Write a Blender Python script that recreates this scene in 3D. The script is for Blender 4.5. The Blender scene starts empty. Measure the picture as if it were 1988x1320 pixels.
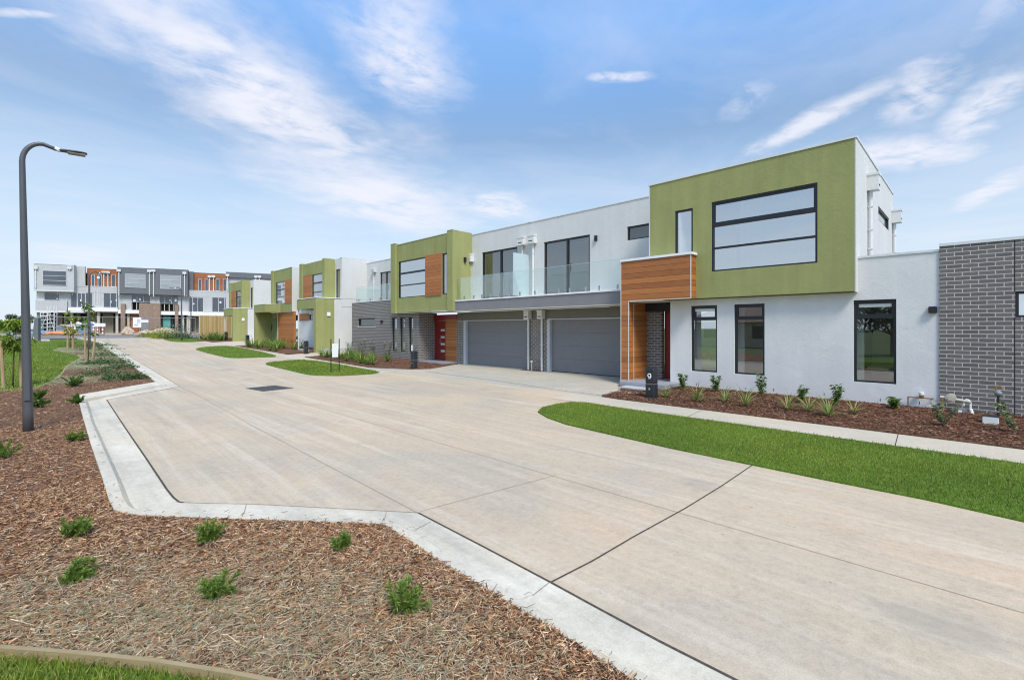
import bpy, bmesh, math, random
import numpy as np
from mathutils import Vector, Matrix
R = math.radians
random.seed(7)
rng = np.random.default_rng(11)
SC = bpy.context.scene
COL = SC.collection
F, CX, HY, CH = 906.0, 994.0, 637.5, 1.75      # survey constants: focal length and level line of the photo, eye height
S2 = math.sqrt(.5)

# ---------------------------------------------------------------- survey: photo measurements -> metres
def zg(x, y):
    """height of the finished ground: falls to the road, climbs along the street"""
    return -.15 + .15*min(1, max(0, (x-9.5)/4.5)) + .0195*max(0, min(y, 84)-18)
def ray(px, py):
    u = (px-CX)/F
    return S2*(1+u), S2*(1-u), (HY-py)/F
def G(px, py, h=0.):
    dx, dy, dz = ray(px, py)
    lo, hi = 0.2, 400.
    for _ in range(60):
        m = (lo+hi)/2
        if CH+dz*m - (zg(dx*m, dy*m)+h) > 0: lo = m
        else: hi = m
    return (dx*lo, dy*lo)
def yx(px, X):
    u = (px-CX)/F
    return X*(1-u)/(1+u)
def xy_(px, Y):
    u = (px-CX)/F
    return Y*(1+u)/(1-u)
def zz(py, X, Y):
    return CH + (HY-py)/F*S2*(X+Y)

# ---------------------------------------------------------------- node helpers
def mat(name):
    m = bpy.data.materials.new(name); m.use_nodes = True
    nt = m.node_tree
    for n in list(nt.nodes):
        if n.type == 'BSDF_PRINCIPLED': b = n
    return m, nt, b
def nd(nt, typ, **kw):
    n = nt.nodes.new(typ)
    for k, v in kw.items():
        if k.startswith('_'):
            setattr(n, k[1:], v)
        else:
            key = int(k[1:]) if k[0] == 'i' and k[1:].isdigit() else k.replace('__', ' ')
            s = n.inputs[key]
            if isinstance(v, bpy.types.NodeSocket): nt.links.new(v, s)
            else: s.default_value = v
    return n
def ramp(nt, fac, stops, interp='LINEAR'):
    r = nt.nodes.new('ShaderNodeValToRGB'); r.color_ramp.interpolation = interp
    el = r.color_ramp.elements
    while len(el) < len(stops): el.new(.5)
    for e, (p, c) in zip(el, stops):
        e.position = p; e.color = (c if len(c) == 4 else (*c, 1)) if hasattr(c, '__len__') else (c, c, c, 1)
    nt.links.new(fac, r.inputs[0]); return r.outputs[0]
def mixc(nt, fac, a, b, mode='MIX'):
    n = nt.nodes.new('ShaderNodeMix'); n.data_type = 'RGBA'; n.blend_type = mode
    for i, v in ((0, fac), (6, a), (7, b)):
        if isinstance(v, bpy.types.NodeSocket): nt.links.new(v, n.inputs[i])
        else: n.inputs[i].default_value = v if not hasattr(v, '__len__') else (*v[:3], 1)
    return n.outputs[2]
def mth(nt, op, a, b=0., c=0.):
    n = nt.nodes.new('ShaderNodeMath'); n.operation = op
    for i, v in enumerate((a, b, c)):
        if isinstance(v, bpy.types.NodeSocket): nt.links.new(v, n.inputs[i])
        else: n.inputs[i].default_value = v
    return n.outputs[0]
def ocoord(nt, scale=(1, 1, 1), rot=(0, 0, 0), loc=(0, 0, 0)):
    t = nd(nt, 'ShaderNodeTexCoord')
    m = nd(nt, 'ShaderNodeMapping', Scale=scale, Rotation=rot, Location=loc)
    nt.links.new(t.outputs['Object'], m.inputs[0]); return m.outputs[0]
def noise(nt, vec, scale, detail=4, rough=.55, dist=0.):
    n = nd(nt, 'ShaderNodeTexNoise', Scale=scale, Detail=detail, Roughness=rough, Distortion=dist)
    nt.links.new(vec, n.inputs['Vector']); return n.outputs[0]
def bump(nt, b, h, strength=.3, dist=.01):
    n = nd(nt, 'ShaderNodeBump', Strength=strength, Distance=dist)
    nt.links.new(h, n.inputs['Height']); nt.links.new(n.outputs[0], b.inputs['Normal'])
def plain(name, col, rough=.6, spec=.5, metal=0., var=.06, vs=4., bs=0.):
    m, nt, b = mat(name)
    v = ocoord(nt)
    n = noise(nt, v, vs, 5)
    c = ramp(nt, n, [(.25, tuple(x*(1-var) for x in col)), (.75, tuple(min(1, x*(1+var)) for x in col))])
    nt.links.new(c, b.inputs['Base Color'])
    b.inputs['Roughness'].default_value = rough; b.inputs['Metallic'].default_value = metal
    b.inputs['Specular IOR Level'].default_value = spec
    if bs: bump(nt, b, noise(nt, v, 120, 3), bs, .004)
    return m
def render_coat(name, col, var=.05):
    """painted acrylic render: fine trowel texture, faint blotches and rain streaks"""
    m, nt, b = mat(name)
    v = ocoord(nt); vv = ocoord(nt, (2.2, 2.2, .22))
    big = noise(nt, v, .9, 5, .6); st = noise(nt, vv, 1.6, 4, .6)
    f = mth(nt, 'ADD', mth(nt, 'MULTIPLY', big, .5), mth(nt, 'MULTIPLY', st, .5))
    c = ramp(nt, f, [(.36, tuple(x*(1-var) for x in col)), (.64, tuple(min(1, x*(1+var)) for x in col))])
    nt.links.new(c, b.inputs['Base Color'])
    b.inputs['Roughness'].default_value = .85; b.inputs['Specular IOR Level'].default_value = .25
    h = mth(nt, 'ADD', noise(nt, v, 45, 5, .65), mth(nt, 'MULTIPLY', noise(nt, v, 3.0, 4, .6, .8), 1.6))
    bump(nt, b, h, .5, .010)
    return m
def brick(name, c1, c2, mortar, rough=.6):
    m, nt, b = mat(name)
    t = nd(nt, 'ShaderNodeTexCoord')
    sp = nd(nt, 'ShaderNodeSeparateXYZ'); nt.links.new(t.outputs['Object'], sp.inputs[0])
    sn = nd(nt, 'ShaderNodeSeparateXYZ'); nt.links.new(t.outputs['Normal'], sn.inputs[0])
    isx = mth(nt, 'GREATER_THAN', mth(nt, 'ABSOLUTE', sn.outputs[0]), .5)
    along = mth(nt, 'ADD', mth(nt, 'MULTIPLY', isx, sp.outputs[1]), mth(nt, 'MULTIPLY', mth(nt, 'SUBTRACT', 1., isx), sp.outputs[0]))
    cv = nd(nt, 'ShaderNodeCombineXYZ'); nt.links.new(along, cv.inputs[0]); nt.links.new(sp.outputs[2], cv.inputs[1])
    bt = nd(nt, 'ShaderNodeTexBrick', Color1=(*c1, 1), Color2=(*c2, 1), Mortar=(*mortar, 1), Scale=1., Bias=0.)
    bt.inputs['Mortar Size'].default_value = .008; bt.inputs['Mortar Smooth'].default_value = .1
    bt.inputs['Brick Width'].default_value = .24; bt.inputs['Row Height'].default_value = .086
    nt.links.new(cv.outputs[0], bt.inputs['Vector'])
    v = ocoord(nt)
    sp2 = ramp(nt, noise(nt, v, 90, 3), [(.3, .8), (.7, 1.15)])
    c = mixc(nt, 1., bt.outputs[0], sp2, 'MULTIPLY')
    nt.links.new(c, b.inputs['Base Color'])
    b.inputs['Roughness'].default_value = rough
    bump(nt, b, mth(nt, 'SUBTRACT', 1., bt.outputs[1]), .6, .008)
    return m
def timber(name, c1, c2, board=.165, vertical=False, gap=.06, rough=.5):
    m, nt, b = mat(name)
    t = nd(nt, 'ShaderNodeTexCoord')
    sp = nd(nt, 'ShaderNodeSeparateXYZ'); nt.links.new(t.outputs['Object'], sp.inputs[0])
    a = mth(nt, 'ADD', sp.outputs[0], sp.outputs[1]) if vertical else sp.outputs[2]
    q = mth(nt, 'DIVIDE', a, board)
    idx = mth(nt, 'FLOOR', q); fr = mth(nt, 'FRACT', q)
    wn = nd(nt, 'ShaderNodeTexWhiteNoise', _noise_dimensions='1D'); nt.links.new(idx, wn.inputs['W'])
    sc = (14, 14, 1.2) if vertical else (1.3, 1.3, 26)
    mp = nd(nt, 'ShaderNodeMapping', Scale=sc); nt.links.new(t.outputs['Object'], mp.inputs[0])
    cb = nd(nt, 'ShaderNodeCombineXYZ'); nt.links.new(mth(nt, 'MULTIPLY', wn.outputs[0], 37.), cb.inputs[0])
    ad = nd(nt, 'ShaderNodeVectorMath', _operation='ADD'); nt.links.new(mp.outputs[0], ad.inputs[0]); nt.links.new(cb.outputs[0], ad.inputs[1])
    g = noise(nt, ad.outputs[0], 2.2, 7, .65, .8)
    k = mth(nt, 'ADD', mth(nt, 'MULTIPLY', g, .75), mth(nt, 'MULTIPLY', wn.outputs[0], .3))
    c = ramp(nt, k, [(.28, c1), (.5, tuple((x+y)/2 for x, y in zip(c1, c2))), (.75, c2)])
    edge = mth(nt, 'LESS_THAN', fr, gap)
    c = mixc(nt, edge, c, tuple(x*.28 for x in c1))
    nt.links.new(c, b.inputs['Base Color'])
    b.inputs['Roughness'].default_value = rough
    bump(nt, b, mth(nt, 'ADD', mth(nt, 'MULTIPLY', mth(nt, 'SUBTRACT', 1., edge), 1.), mth(nt, 'MULTIPLY', g, .3)), .5, .008)
    return m
def glass_pane(name, base, refl, rough=.0, see=False):
    """window glass: mirror-like coat over the dim room behind it"""
    m, nt, b = mat(name)
    v = ocoord(nt)
    c = ramp(nt, noise(nt, v, .7, 2), [(.35, tuple(x*.75 for x in base)), (.65, tuple(x*1.25 for x in base))])
    nt.links.new(c, b.inputs['Base Color']); b.inputs['Roughness'].default_value = .2
    gl = nd(nt, 'ShaderNodeBsdfGlossy', Roughness=rough, Color=(.93, .95, .97, 1))
    body = b.outputs[0]
    if see:
        tr = nd(nt, 'ShaderNodeBsdfTransparent', Color=(.72, .76, .76, 1)); body = tr.outputs[0]
    lw = nd(nt, 'ShaderNodeLayerWeight', Blend=.35)
    fac = mth(nt, 'MINIMUM', mth(nt, 'ADD', refl, mth(nt, 'MULTIPLY', lw.outputs[0], .35)), 1.)
    mx = nd(nt, 'ShaderNodeMixShader'); nt.links.new(fac, mx.inputs[0]); nt.links.new(body, mx.inputs[1]); nt.links.new(gl.outputs[0], mx.inputs[2])
    out = [n for n in nt.nodes if n.type == 'OUTPUT_MATERIAL'][0]
    nt.links.new(mx.outputs[0], out.inputs[0]); return m
def clear_glass(name, tint=(.93, .965, .955), refl=.05):
    m, nt, b = mat(name)
    tr = nd(nt, 'ShaderNodeBsdfTransparent', Color=(*tint, 1)); gl = nd(nt, 'ShaderNodeBsdfGlossy', Roughness=0., Color=(1, 1, 1, 1))
    lw = nd(nt, 'ShaderNodeLayerWeight', Blend=.3)
    v = ocoord(nt)
    fac = mth(nt, 'ADD', mth(nt, 'MULTIPLY', lw.outputs[0], .28), mth(nt, 'MULTIPLY', noise(nt, v, .8, 1), refl))
    mx = nd(nt, 'ShaderNodeMixShader'); nt.links.new(fac, mx.inputs[0]); nt.links.new(tr.outputs[0], mx.inputs[1]); nt.links.new(gl.outputs[0], mx.inputs[2])
    out = [n for n in nt.nodes if n.type == 'OUTPUT_MATERIAL'][0]
    nt.links.new(mx.outputs[0], out.inputs[0]); return m
def attr_mat(name, rough=.7, transl=0., spec=.3):
    """colour per leaf / blade / chip comes with the mesh"""
    m, nt, b = mat(name)
    a = nd(nt, 'ShaderNodeAttribute', _attribute_name='col')
    v = ocoord(nt)
    c = mixc(nt, 1., a.outputs[0], ramp(nt, noise(nt, v, 35, 2), [(.3, .82), (.7, 1.18)]), 'MULTIPLY')
    nt.links.new(c, b.inputs['Base Color'])
    b.inputs['Roughness'].default_value = rough; b.inputs['Specular IOR Level'].default_value = spec
    if transl:
        tl = nd(nt, 'ShaderNodeBsdfTranslucent'); nt.links.new(a.outputs[0], tl.inputs[0])
        mx = nd(nt, 'ShaderNodeMixShader', i0=transl); nt.links.new(b.outputs[0], mx.inputs[1]); nt.links.new(tl.outputs[0], mx.inputs[2])
        out = [n for n in nt.nodes if n.type == 'OUTPUT_MATERIAL'][0]; nt.links.new(mx.outputs[0], out.inputs[0])
    return m

# ---------------------------------------------------------------- mesh helpers
class MB:
    def __init__(s): s.v = []; s.f = []
    def quad(s, *p):
        n = len(s.v); s.v += [tuple(q) for q in p]; s.f.append(tuple(range(n, n+len(p)))); return s
    def box(s, x0, x1, y0, y1, z0, z1):
        if x0 > x1: x0, x1 = x1, x0
        if y0 > y1: y0, y1 = y1, y0
        n = len(s.v)
        s.v += [(x, y, z) for z in (z0, z1) for x, y in ((x0, y0), (x1, y0), (x1, y1), (x0, y1))]
        for f in ((3, 2, 1, 0), (4, 5, 6, 7), (0, 1, 5, 4), (1, 2, 6, 5), (2, 3, 7, 6), (3, 0, 4, 7)): s.f.append(tuple(n+i for i in f))
        return s
    def prism(s, pts, z0, z1):
        """pts counter-clockwise"""
        n = len(s.v); k = len(pts)
        s.v += [(x, y, z0) for x, y in pts] + [(x, y, z1) for x, y in pts]
        s.f.append(tuple(n+i for i in range(k))[::-1]); s.f.append(tuple(n+k+i for i in range(k)))
        for i in range(k):
            j = (i+1) % k; s.f.append((n+i, n+j, n+k+j, n+k+i))
        return s
    def tube(s, pts, rad, n=10, cap=True):
        pts = [Vector(p) for p in pts]
        if not hasattr(rad, '__len__'): rad = [rad]*len(pts)
        b0 = len(s.v); up = None
        for i, p in enumerate(pts):
            t = (pts[min(i+1, len(pts)-1)] - pts[max(i-1, 0)]).normalized()
            if up is None: up = Vector((0, 0, 1)) if abs(t.z) < .9 else Vector((1, 0, 0))
            a = t.cross(up).normalized(); bb = a.cross(t).normalized(); up = bb
            for k in range(n):
                th = 2*math.pi*k/n
                s.v.append(tuple(p + (a*math.cos(th) + bb*math.sin(th))*rad[i]))
        for i in range(len(pts)-1):
            for k in range(n):
                k2 = (k+1) % n; q = b0+i*n
                s.f.append((q+k, q+n+k, q+n+k2, q+k2))
        if cap:
            s.f.append(tuple(b0+k for k in range(n))); s.f.append(tuple(b0+(len(pts)-1)*n+k for k in range(n))[::-1])
        return s
    def holes(s, ax, d0, d1, a0, a1, z0, z1, holes=()):
        """wall slab with rectangular openings; ax 'X': slab between x=d0..d1 running along y; 'Y': between y=d0..d1 running along x"""
        A = sorted({a0, a1, *[max(a0, min(a1, q)) for h in holes for q in h[:2]]})
        Z = sorted({z0, z1, *[max(z0, min(z1, q)) for h in holes for q in h[2:]]})
        solid = lambda a, z: a0 < a < a1 and z0 < z < z1 and not any(h[0] < a < h[1] and h[2] < z < h[3] for h in holes)
        P = (lambda d, a, z: (d, a, z)) if ax == 'X' else (lambda d, a, z: (a, d, z))
        nA, nZ = len(A)-1, len(Z)-1
        mid = lambda L, i: (L[i]+L[i+1])/2 if 0 <= i < len(L)-1 else (L[0]-1 if i < 0 else L[-1]+1)
        for i in range(nA):
            for j in range(nZ):
                if not solid(mid(A, i), mid(Z, j)): continue
                q = [(A[i], Z[j]), (A[i+1], Z[j]), (A[i+1], Z[j+1]), (A[i], Z[j+1])]
                fr = [P(d0, *p) for p in q]; bk = [P(d1, *p) for p in q]
                s.quad(*(fr[::-1] if ax == 'X' else fr)); s.quad(*(bk if ax == 'X' else bk[::-1]))
                for (di, dj, e) in ((-1, 0, (3, 0)), (1, 0, (1, 2)), (0, -1, (0, 1)), (0, 1, (2, 3))):
                    if not solid(mid(A, i+di), mid(Z, j+dj)):
                        m, n = e
                        w = [fr[m], fr[n], bk[n], bk[m]]
                        s.quad(*(w if ax == 'X' else w[::-1]))
        return s
    def build(s, name, m, parent=None, local=False, bevel=0., smooth=False):
        me = bpy.data.meshes.new(name); me.from_pydata(s.v, [], s.f); me.update()
        o = bpy.data.objects.new(name, me); COL.objects.link(o)
        if m: me.materials.append(m)
        if parent:
            o.parent = parent
            if not local and not parent.parent: o.matrix_parent_inverse = Matrix.Translation(-parent.location)
        if bevel:
            bm = bmesh.new(); bm.from_mesh(me); bmesh.ops.remove_doubles(bm, verts=bm.verts, dist=1e-5)
            bmesh.ops.bevel(bm, geom=bm.edges[:], offset=bevel, segments=2, affect='EDGES', clamp_overlap=True)
            bm.to_mesh(me); bm.free()
        if smooth: me.polygons.foreach_set('use_smooth', [True]*len(me.polygons))
        return o
def root(name, loc, label, cat, group=None, rz=0.):
    o = bpy.data.objects.new(name, None); COL.objects.link(o); o.empty_display_size = .3
    o.location = loc; o.rotation_euler.z = rz
    return tag(o, label, cat, group)
def tag(o, label=None, cat=None, group=None, kind=None):
    if label: o['label'] = label
    if cat: o['category'] = cat
    if group: o['group'] = group
    if kind: o['kind'] = kind
    return o
def copy_tree(o, parent=None):
    c = o.copy(); COL.objects.link(c)
    if parent: c.parent = parent; c.matrix_parent_inverse = o.matrix_parent_inverse.copy()
    for ch in o.children: copy_tree(ch, c)
    return c
def dup(o, loc, label, rz=None, group=None, scale=None):
    c = copy_tree(o); c.location = loc; c['label'] = label
    if rz is not None: c.rotation_euler.z = rz
    if group: c['group'] = group
    if scale: c.scale = (scale,)*3
    return c
def np_mesh(name, V, Q, colr, m, smooth=False):
    """V (n,3); Q (k,4) or (k,3) indices; colr (n,3) per vertex"""
    me = bpy.data.meshes.new(name)
    k, w = Q.shape
    me.vertices.add(len(V)); me.vertices.foreach_set('co', V.astype(np.float32).ravel())
    me.loops.add(k*w); me.loops.foreach_set('vertex_index', Q.astype(np.int32).ravel())
    me.polygons.add(k); me.polygons.foreach_set('loop_start', np.arange(0, k*w, w, dtype=np.int32)); me.polygons.foreach_set('loop_total', np.full(k, w, dtype=np.int32))
    me.update(calc_edges=True)
    if colr is not None:
        a = me.attributes.new('col', 'FLOAT_COLOR', 'POINT')
        a.data.foreach_set('color', np.concatenate([colr, np.ones((len(V), 1))], 1).astype(np.float32).ravel())
    me.materials.append(m)
    if smooth: me.polygons.foreach_set('use_smooth', np.ones(k, dtype=bool))
    o = bpy.data.objects.new(name, me); COL.objects.link(o); return o
def np_child(o, parent):
    o.parent = parent; return o
def drape(name, pts, m, h, kind='structure', thick=0., cut=None, zf=None):
    """a sheet of ground material following the ground; thick: visible edge going down"""
    bm = bmesh.new()
    vs = [bm.verts.new((x, y, 0)) for x, y in pts]
    f = bm.faces.new(vs); f.normal_update()
    if f.normal.z < 0: f.normal_flip()
    rim = [(v.co.x, v.co.y) for v in vs]
    bmesh.ops.triangulate(bm, faces=bm.faces[:])
    cuts = [((9.5, 0, 0), (1, 0, 0)), ((14, 0, 0), (1, 0, 0)), ((0, 18, 0), (0, 1, 0)), ((0, 84, 0), (0, 1, 0))]
    for co, no in cuts + (cut or []):
        bmesh.ops.bisect_plane(bm, geom=bm.verts[:]+bm.edges[:]+bm.faces[:], plane_co=co, plane_no=no, dist=1e-5)
    bmesh.ops.remove_doubles(bm, verts=bm.verts, dist=1e-4)
    for v in bm.verts: v.co.z = (zf or zg)(v.co.x, v.co.y) + h
    if thick:
        be = [e for e in bm.edges if e.is_boundary]
        r = bmesh.ops.extrude_edge_only(bm, edges=be)
        for g in r['geom']:
            if isinstance(g, bmesh.types.BMVert): g.co.z -= thick
    bmesh.ops.recalc_face_normals(bm, faces=bm.faces[:])
    me = bpy.data.meshes.new(name); bm.to_mesh(me); bm.free()
    up = sum(p.normal.z*p.area for p in me.polygons)
    if up < 0: me.flip_normals()
    me.materials.append(m)
    o = bpy.data.objects.new(name, me); COL.objects.link(o)
    if kind: o['kind'] = kind
    return o
def inpoly(P, poly):
    x, y = P[:, 0], P[:, 1]; r = np.zeros(len(P), bool)
    n = len(poly)
    for i in range(n):
        x0, y0 = poly[i]; x1, y1 = poly[(i+1) % n]
        if y0 == y1: continue
        c = ((y0 > y) != (y1 > y)) & (x < (x1-x0)*(y-y0)/(y1-y0)+x0)
        r ^= c
    return r
def zga(P):
    return -.15 + .15*np.clip((P[:, 0]-9.5)/4.5, 0, 1) + .0195*np.maximum(0, np.minimum(P[:, 1], 84)-18)
def scatter(poly, dens, box=None):
    """dens(distance from the eye) per square metre"""
    a = np.array(poly); lo, hi = a.min(0), a.max(0)
    if box: lo = np.maximum(lo, box[:2]); hi = np.minimum(hi, box[2:])
    step = 1.; out = []
    for x0 in np.arange(lo[0], hi[0], step):
        for y0 in np.arange(lo[1], hi[1], step):
            d = math.hypot(x0+.5, y0+.5)
            if x0+y0 < -1.5: continue
            n = rng.poisson(dens(d)*step*step)
            if n: out.append(np.stack([rng.uniform(x0, x0+step, n), rng.uniform(y0, y0+step, n)], 1))
    P = np.concatenate(out) if out else np.zeros((0, 2))
    P = P[(P[:, 0] < hi[0]) & (P[:, 1] < hi[1])]
    return P[inpoly(P, poly)]
def pal(n, cols, w=None, var=.25):
    c = np.array(cols)[rng.choice(len(cols), n, p=None if w is None else np.array(w)/sum(w))]
    return np.clip(c*rng.uniform(1-var, 1+var, (n, 1)), 0, 1)
def chips(name, P, h, L, W, cols, w, m, lift=.008, tilt=.25, ang=None):
    """bark chips: little folded slivers lying at every angle"""
    n = len(P); z = zga(P)+h
    th = rng.uniform(0, math.pi, n) if ang is None else rng.normal(ang, .5, n)
    l = L*rng.lognormal(0, .45, n)/2; ww = W*rng.uniform(.5, 1.5, n)/2
    t = np.stack([np.cos(th), np.sin(th), rng.normal(0, tilt, n)], 1); t /= np.linalg.norm(t, axis=1)[:, None]
    s = np.stack([-np.sin(th), np.cos(th), rng.normal(0, .4, n)], 1)
    c = np.stack([P[:, 0], P[:, 1], z+rng.uniform(.2, 1.6, n)*lift], 1)
    up = np.zeros((n, 3)); up[:, 2] = ww*rng.uniform(.1, .7, n)
    a, b = t*l[:, None], s*ww[:, None]
    k = rng.uniform(.5, .9, (n, 1))
    V = np.stack([c-a-b*.3, c-a*k+up, c-a*.9+b*.5, c+a-b*.5, c+a*k+up, c+a*.9+b*.3], 1).reshape(-1, 3)
    i = np.arange(n)[:, None]*6
    Q = np.concatenate([i+np.array([[0, 3, 4, 1]]), i+np.array([[1, 4, 5, 2]])])
    return np_mesh(name, V, Q, np.repeat(pal(n, cols, w), 6, 0), m)
def blades(name, P, h, H, W, cols, w, m, lean=.5, zf=None):
    n = len(P); z = (zf or zga)(P)+h
    th = rng.uniform(0, 2*math.pi, n); H = H*rng.uniform(.55, 1.25, n); ww = W*rng.uniform(.6, 1.3, n)/2
    s = np.stack([np.cos(th), np.sin(th), np.zeros(n)], 1)*ww[:, None]
    ph = rng.uniform(0, 2*math.pi, n); ln = np.abs(rng.normal(0, lean, n))
    d = np.stack([np.cos(ph)*ln, np.sin(ph)*ln, np.ones(n)], 1); d /= np.linalg.norm(d, axis=1)[:, None]
    c = np.stack([P[:, 0], P[:, 1], z], 1)
    mid = c+d*(H*.6)[:, None]; dd = d.copy(); dd[:, :2] *= 1.9; dd /= np.linalg.norm(dd, axis=1)[:, None]
    tip = mid+dd*(H*.45)[:, None]
    V = np.stack([c-s, c+s, mid+s*.8, mid-s*.8, tip+s*.15, tip-s*.15], 1).reshape(-1, 3)
    i = np.arange(n)[:, None]*6
    Q = np.concatenate([i+np.array([[0, 1, 2, 3]]), i+np.array([[3, 2, 4, 5]])])
    x, y = P[:, 0], P[:, 1]
    pt = .5+.25*np.sin(1.9*x+1.3*np.sin(.8*y))+.25*np.sin(1.5*y+.9*x+1.7*np.sin(1.1*x)); pt = pt[:, None]
    col = pal(n, cols, w)*(1.12-.30*pt)*np.stack([1+.22*(1-pt[:, 0]), np.ones(n), np.ones(n)], 1)
    return np_mesh(name, V, Q, np.repeat(np.clip(col, 0, 1), 6, 0), m)
# ---------------------------------------------------------------- materials
M = {}
M['white'] = render_coat('white_render', (.62, .612, .58))
M['grey'] = render_coat('pale_grey_render', (.675, .668, .635))
M['green'] = render_coat('olive_render', (.300, .308, .118), .10)
M['green_shaded'] = render_coat('olive_render_shaded', (.17, .205, .085), .07)  # darker copy of the olive render, recess shade put into the colour
M['dkrender'] = render_coat('charcoal_render', (.15, .155, .165))
M['slabgrey'] = render_coat('grey_fascia', (.22, .215, .22))
M['header'] = render_coat('shaded_header', (.17, .165, .14))  # slab render toned darker, shade under the balcony put into the colour
M['brick'] = brick('charcoal_brick', (.118, .107, .106), (.168, .152, .147), (.52, .48, .385))
M['brick_brown'] = brick('brown_brick', (.20, .115, .075), (.30, .18, .115), (.42, .36, .29))
M['timber'] = timber('timber_cladding', (.25, .083, .019), (.50, .187, .048))
M['timber_or'] = timber('orange_cladding', (.28, .09, .018), (.53, .188, .044))
M['timber_far'] = timber('red_timber_cladding', (.24, .075, .022), (.40, .14, .045), .3)
M['paling'] = timber('pale_paling', (.36, .24, .09), (.58, .42, .19), .12, True, .12, .8)
M['stake'] = timber('stake_wood', (.34, .23, .12), (.52, .38, .22), .5, True, 0., .8)
M['edging'] = timber('edging_wood', (.26, .19, .09), (.40, .31, .16), .4, False, 0., .8)
M['frame'] = plain('dark_window_frame', (.013, .015, .019), .4)
M['trim'] = plain('white_trim', (.62, .59, .53), .5)
M['cream'] = plain('cream_soffit', (.62, .60, .50), .7)
M['cap'] = plain('pale_metal_cap', (.66, .67, .66), .45)
M['pipe'] = plain('pale_downpipe', (.66, .66, .63), .5)
M['slot'] = plain('black_slot', (.02, .02, .02), .8)
M['garage'] = plain('slate_garage_door', (.19, .192, .198), .5, .4, 0., .04)
M['jamb'] = plain('pale_grey_jamb', (.50, .52, .55), .6)
M['red'] = plain('dark_red_door', (.22, .018, .014), .35)
M['metal'] = plain('brushed_metal', (.55, .55, .55), .35, .5, .9)
M['black'] = plain('black_metal', (.014, .014, .017), .45)
M['box'] = plain('letterbox_black', (.020, .022, .028), .4)
M['white_paint'] = plain('white_paint', (.80, .80, .79), .5)
M['board'] = plain('white_board', (.74, .76, .74), .55)
M['concrete_block'] = plain('concrete_block', (.45, .46, .46), .85, .3, 0., .12, 6, .3)
M['porch'] = plain('porch_tile', (.30, .31, .33), .5, .5, 0., .1, 5)
M['lamp'] = plain('lamp_post_grey', (.080, .083, .088), .45, .5, 0., .08, 3)
M['lampglass'] = plain('lamp_lens', (.22, .21, .17), .25)
M['amber'] = plain('amber_sensor', (.45, .16, .04), .4)
M['reflector'] = plain('bright_sleeve', (.85, .86, .87), .3)
M['strap'] = plain('tree_tie', (.02, .02, .02), .7)
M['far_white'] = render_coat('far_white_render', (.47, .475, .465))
M['galv'] = plain('galvanised_tube', (.26, .27, .27), .5, .5, .3)
M['iron'] = plain('cast_iron', (.10, .095, .09), .7)
M['teal'] = plain('teal_board', (.10, .36, .33), .7)
M['blue'] = plain('blue_tarpaulin', (.16, .27, .36), .6)
M['orange'] = plain('orange_mesh', (.62, .24, .09), .7)
M['sand'] = plain('builders_sand', (.48, .38, .27), .95, .2, 0., .15, 8, .6)
M['interior_shade'] = plain('shade_backing', (.035, .03, .026), .9)  # near-black backing, shade of the open rooms put into the colour
M['olive_wall'] = plain('khaki_interior', (.22, .19, .12), .9)
M['brass'] = plain('brass', (.45, .28, .08), .35, .5, .8)
M['copper'] = plain('copper_pipe', (.28, .19, .14), .5, .5, .5)
M['meter'] = plain('grey_meter', (.20, .21, .22), .5)
M['beige'] = plain('beige_cast', (.52, .47, .38), .5)
M['yellow'] = plain('yellow_tape', (.62, .52, .07), .5)
M['pinkred'] = plain('red_band', (.60, .13, .10), .5)
M['lit'] = plain('white_diffuser', (.86, .85, .78), .4)
M['blind'] = plain('white_blind', (.74, .74, .70), .8)
M['p_sky'] = glass_pane('bright_pane', (.33, .34, .35), .66)
M['p_mid'] = glass_pane('grey_pane', (.17, .17, .16), .30)
M['p_dark'] = glass_pane('dark_pane', (.032, .034, .028), .10)
M['p_see'] = glass_pane('reflective_pane', (.2, .2, .2), .60, see=True)
M['p_low'] = glass_pane('room_pane', (.2, .2, .2), .24, see=True)
M['p_door'] = glass_pane('balcony_pane', (.15, .165, .16), .20)
M['p_far'] = glass_pane('far_pane', (.055, .065, .08), .05)
M['frost'] = plain('frosted_glass', (.46, .56, .57), .25)
M['glass'] = clear_glass('clear_balustrade')
M['leaf'] = attr_mat('leaf', .5, .38)
M['blade'] = attr_mat('grass_blade', .6, .25)
M['chip'] = attr_mat('bark_chip', .85, 0., .15)
M['bark'] = plain('bark', (.16, .12, .085), .9, .2, 0., .2, 12, .5)

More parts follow.
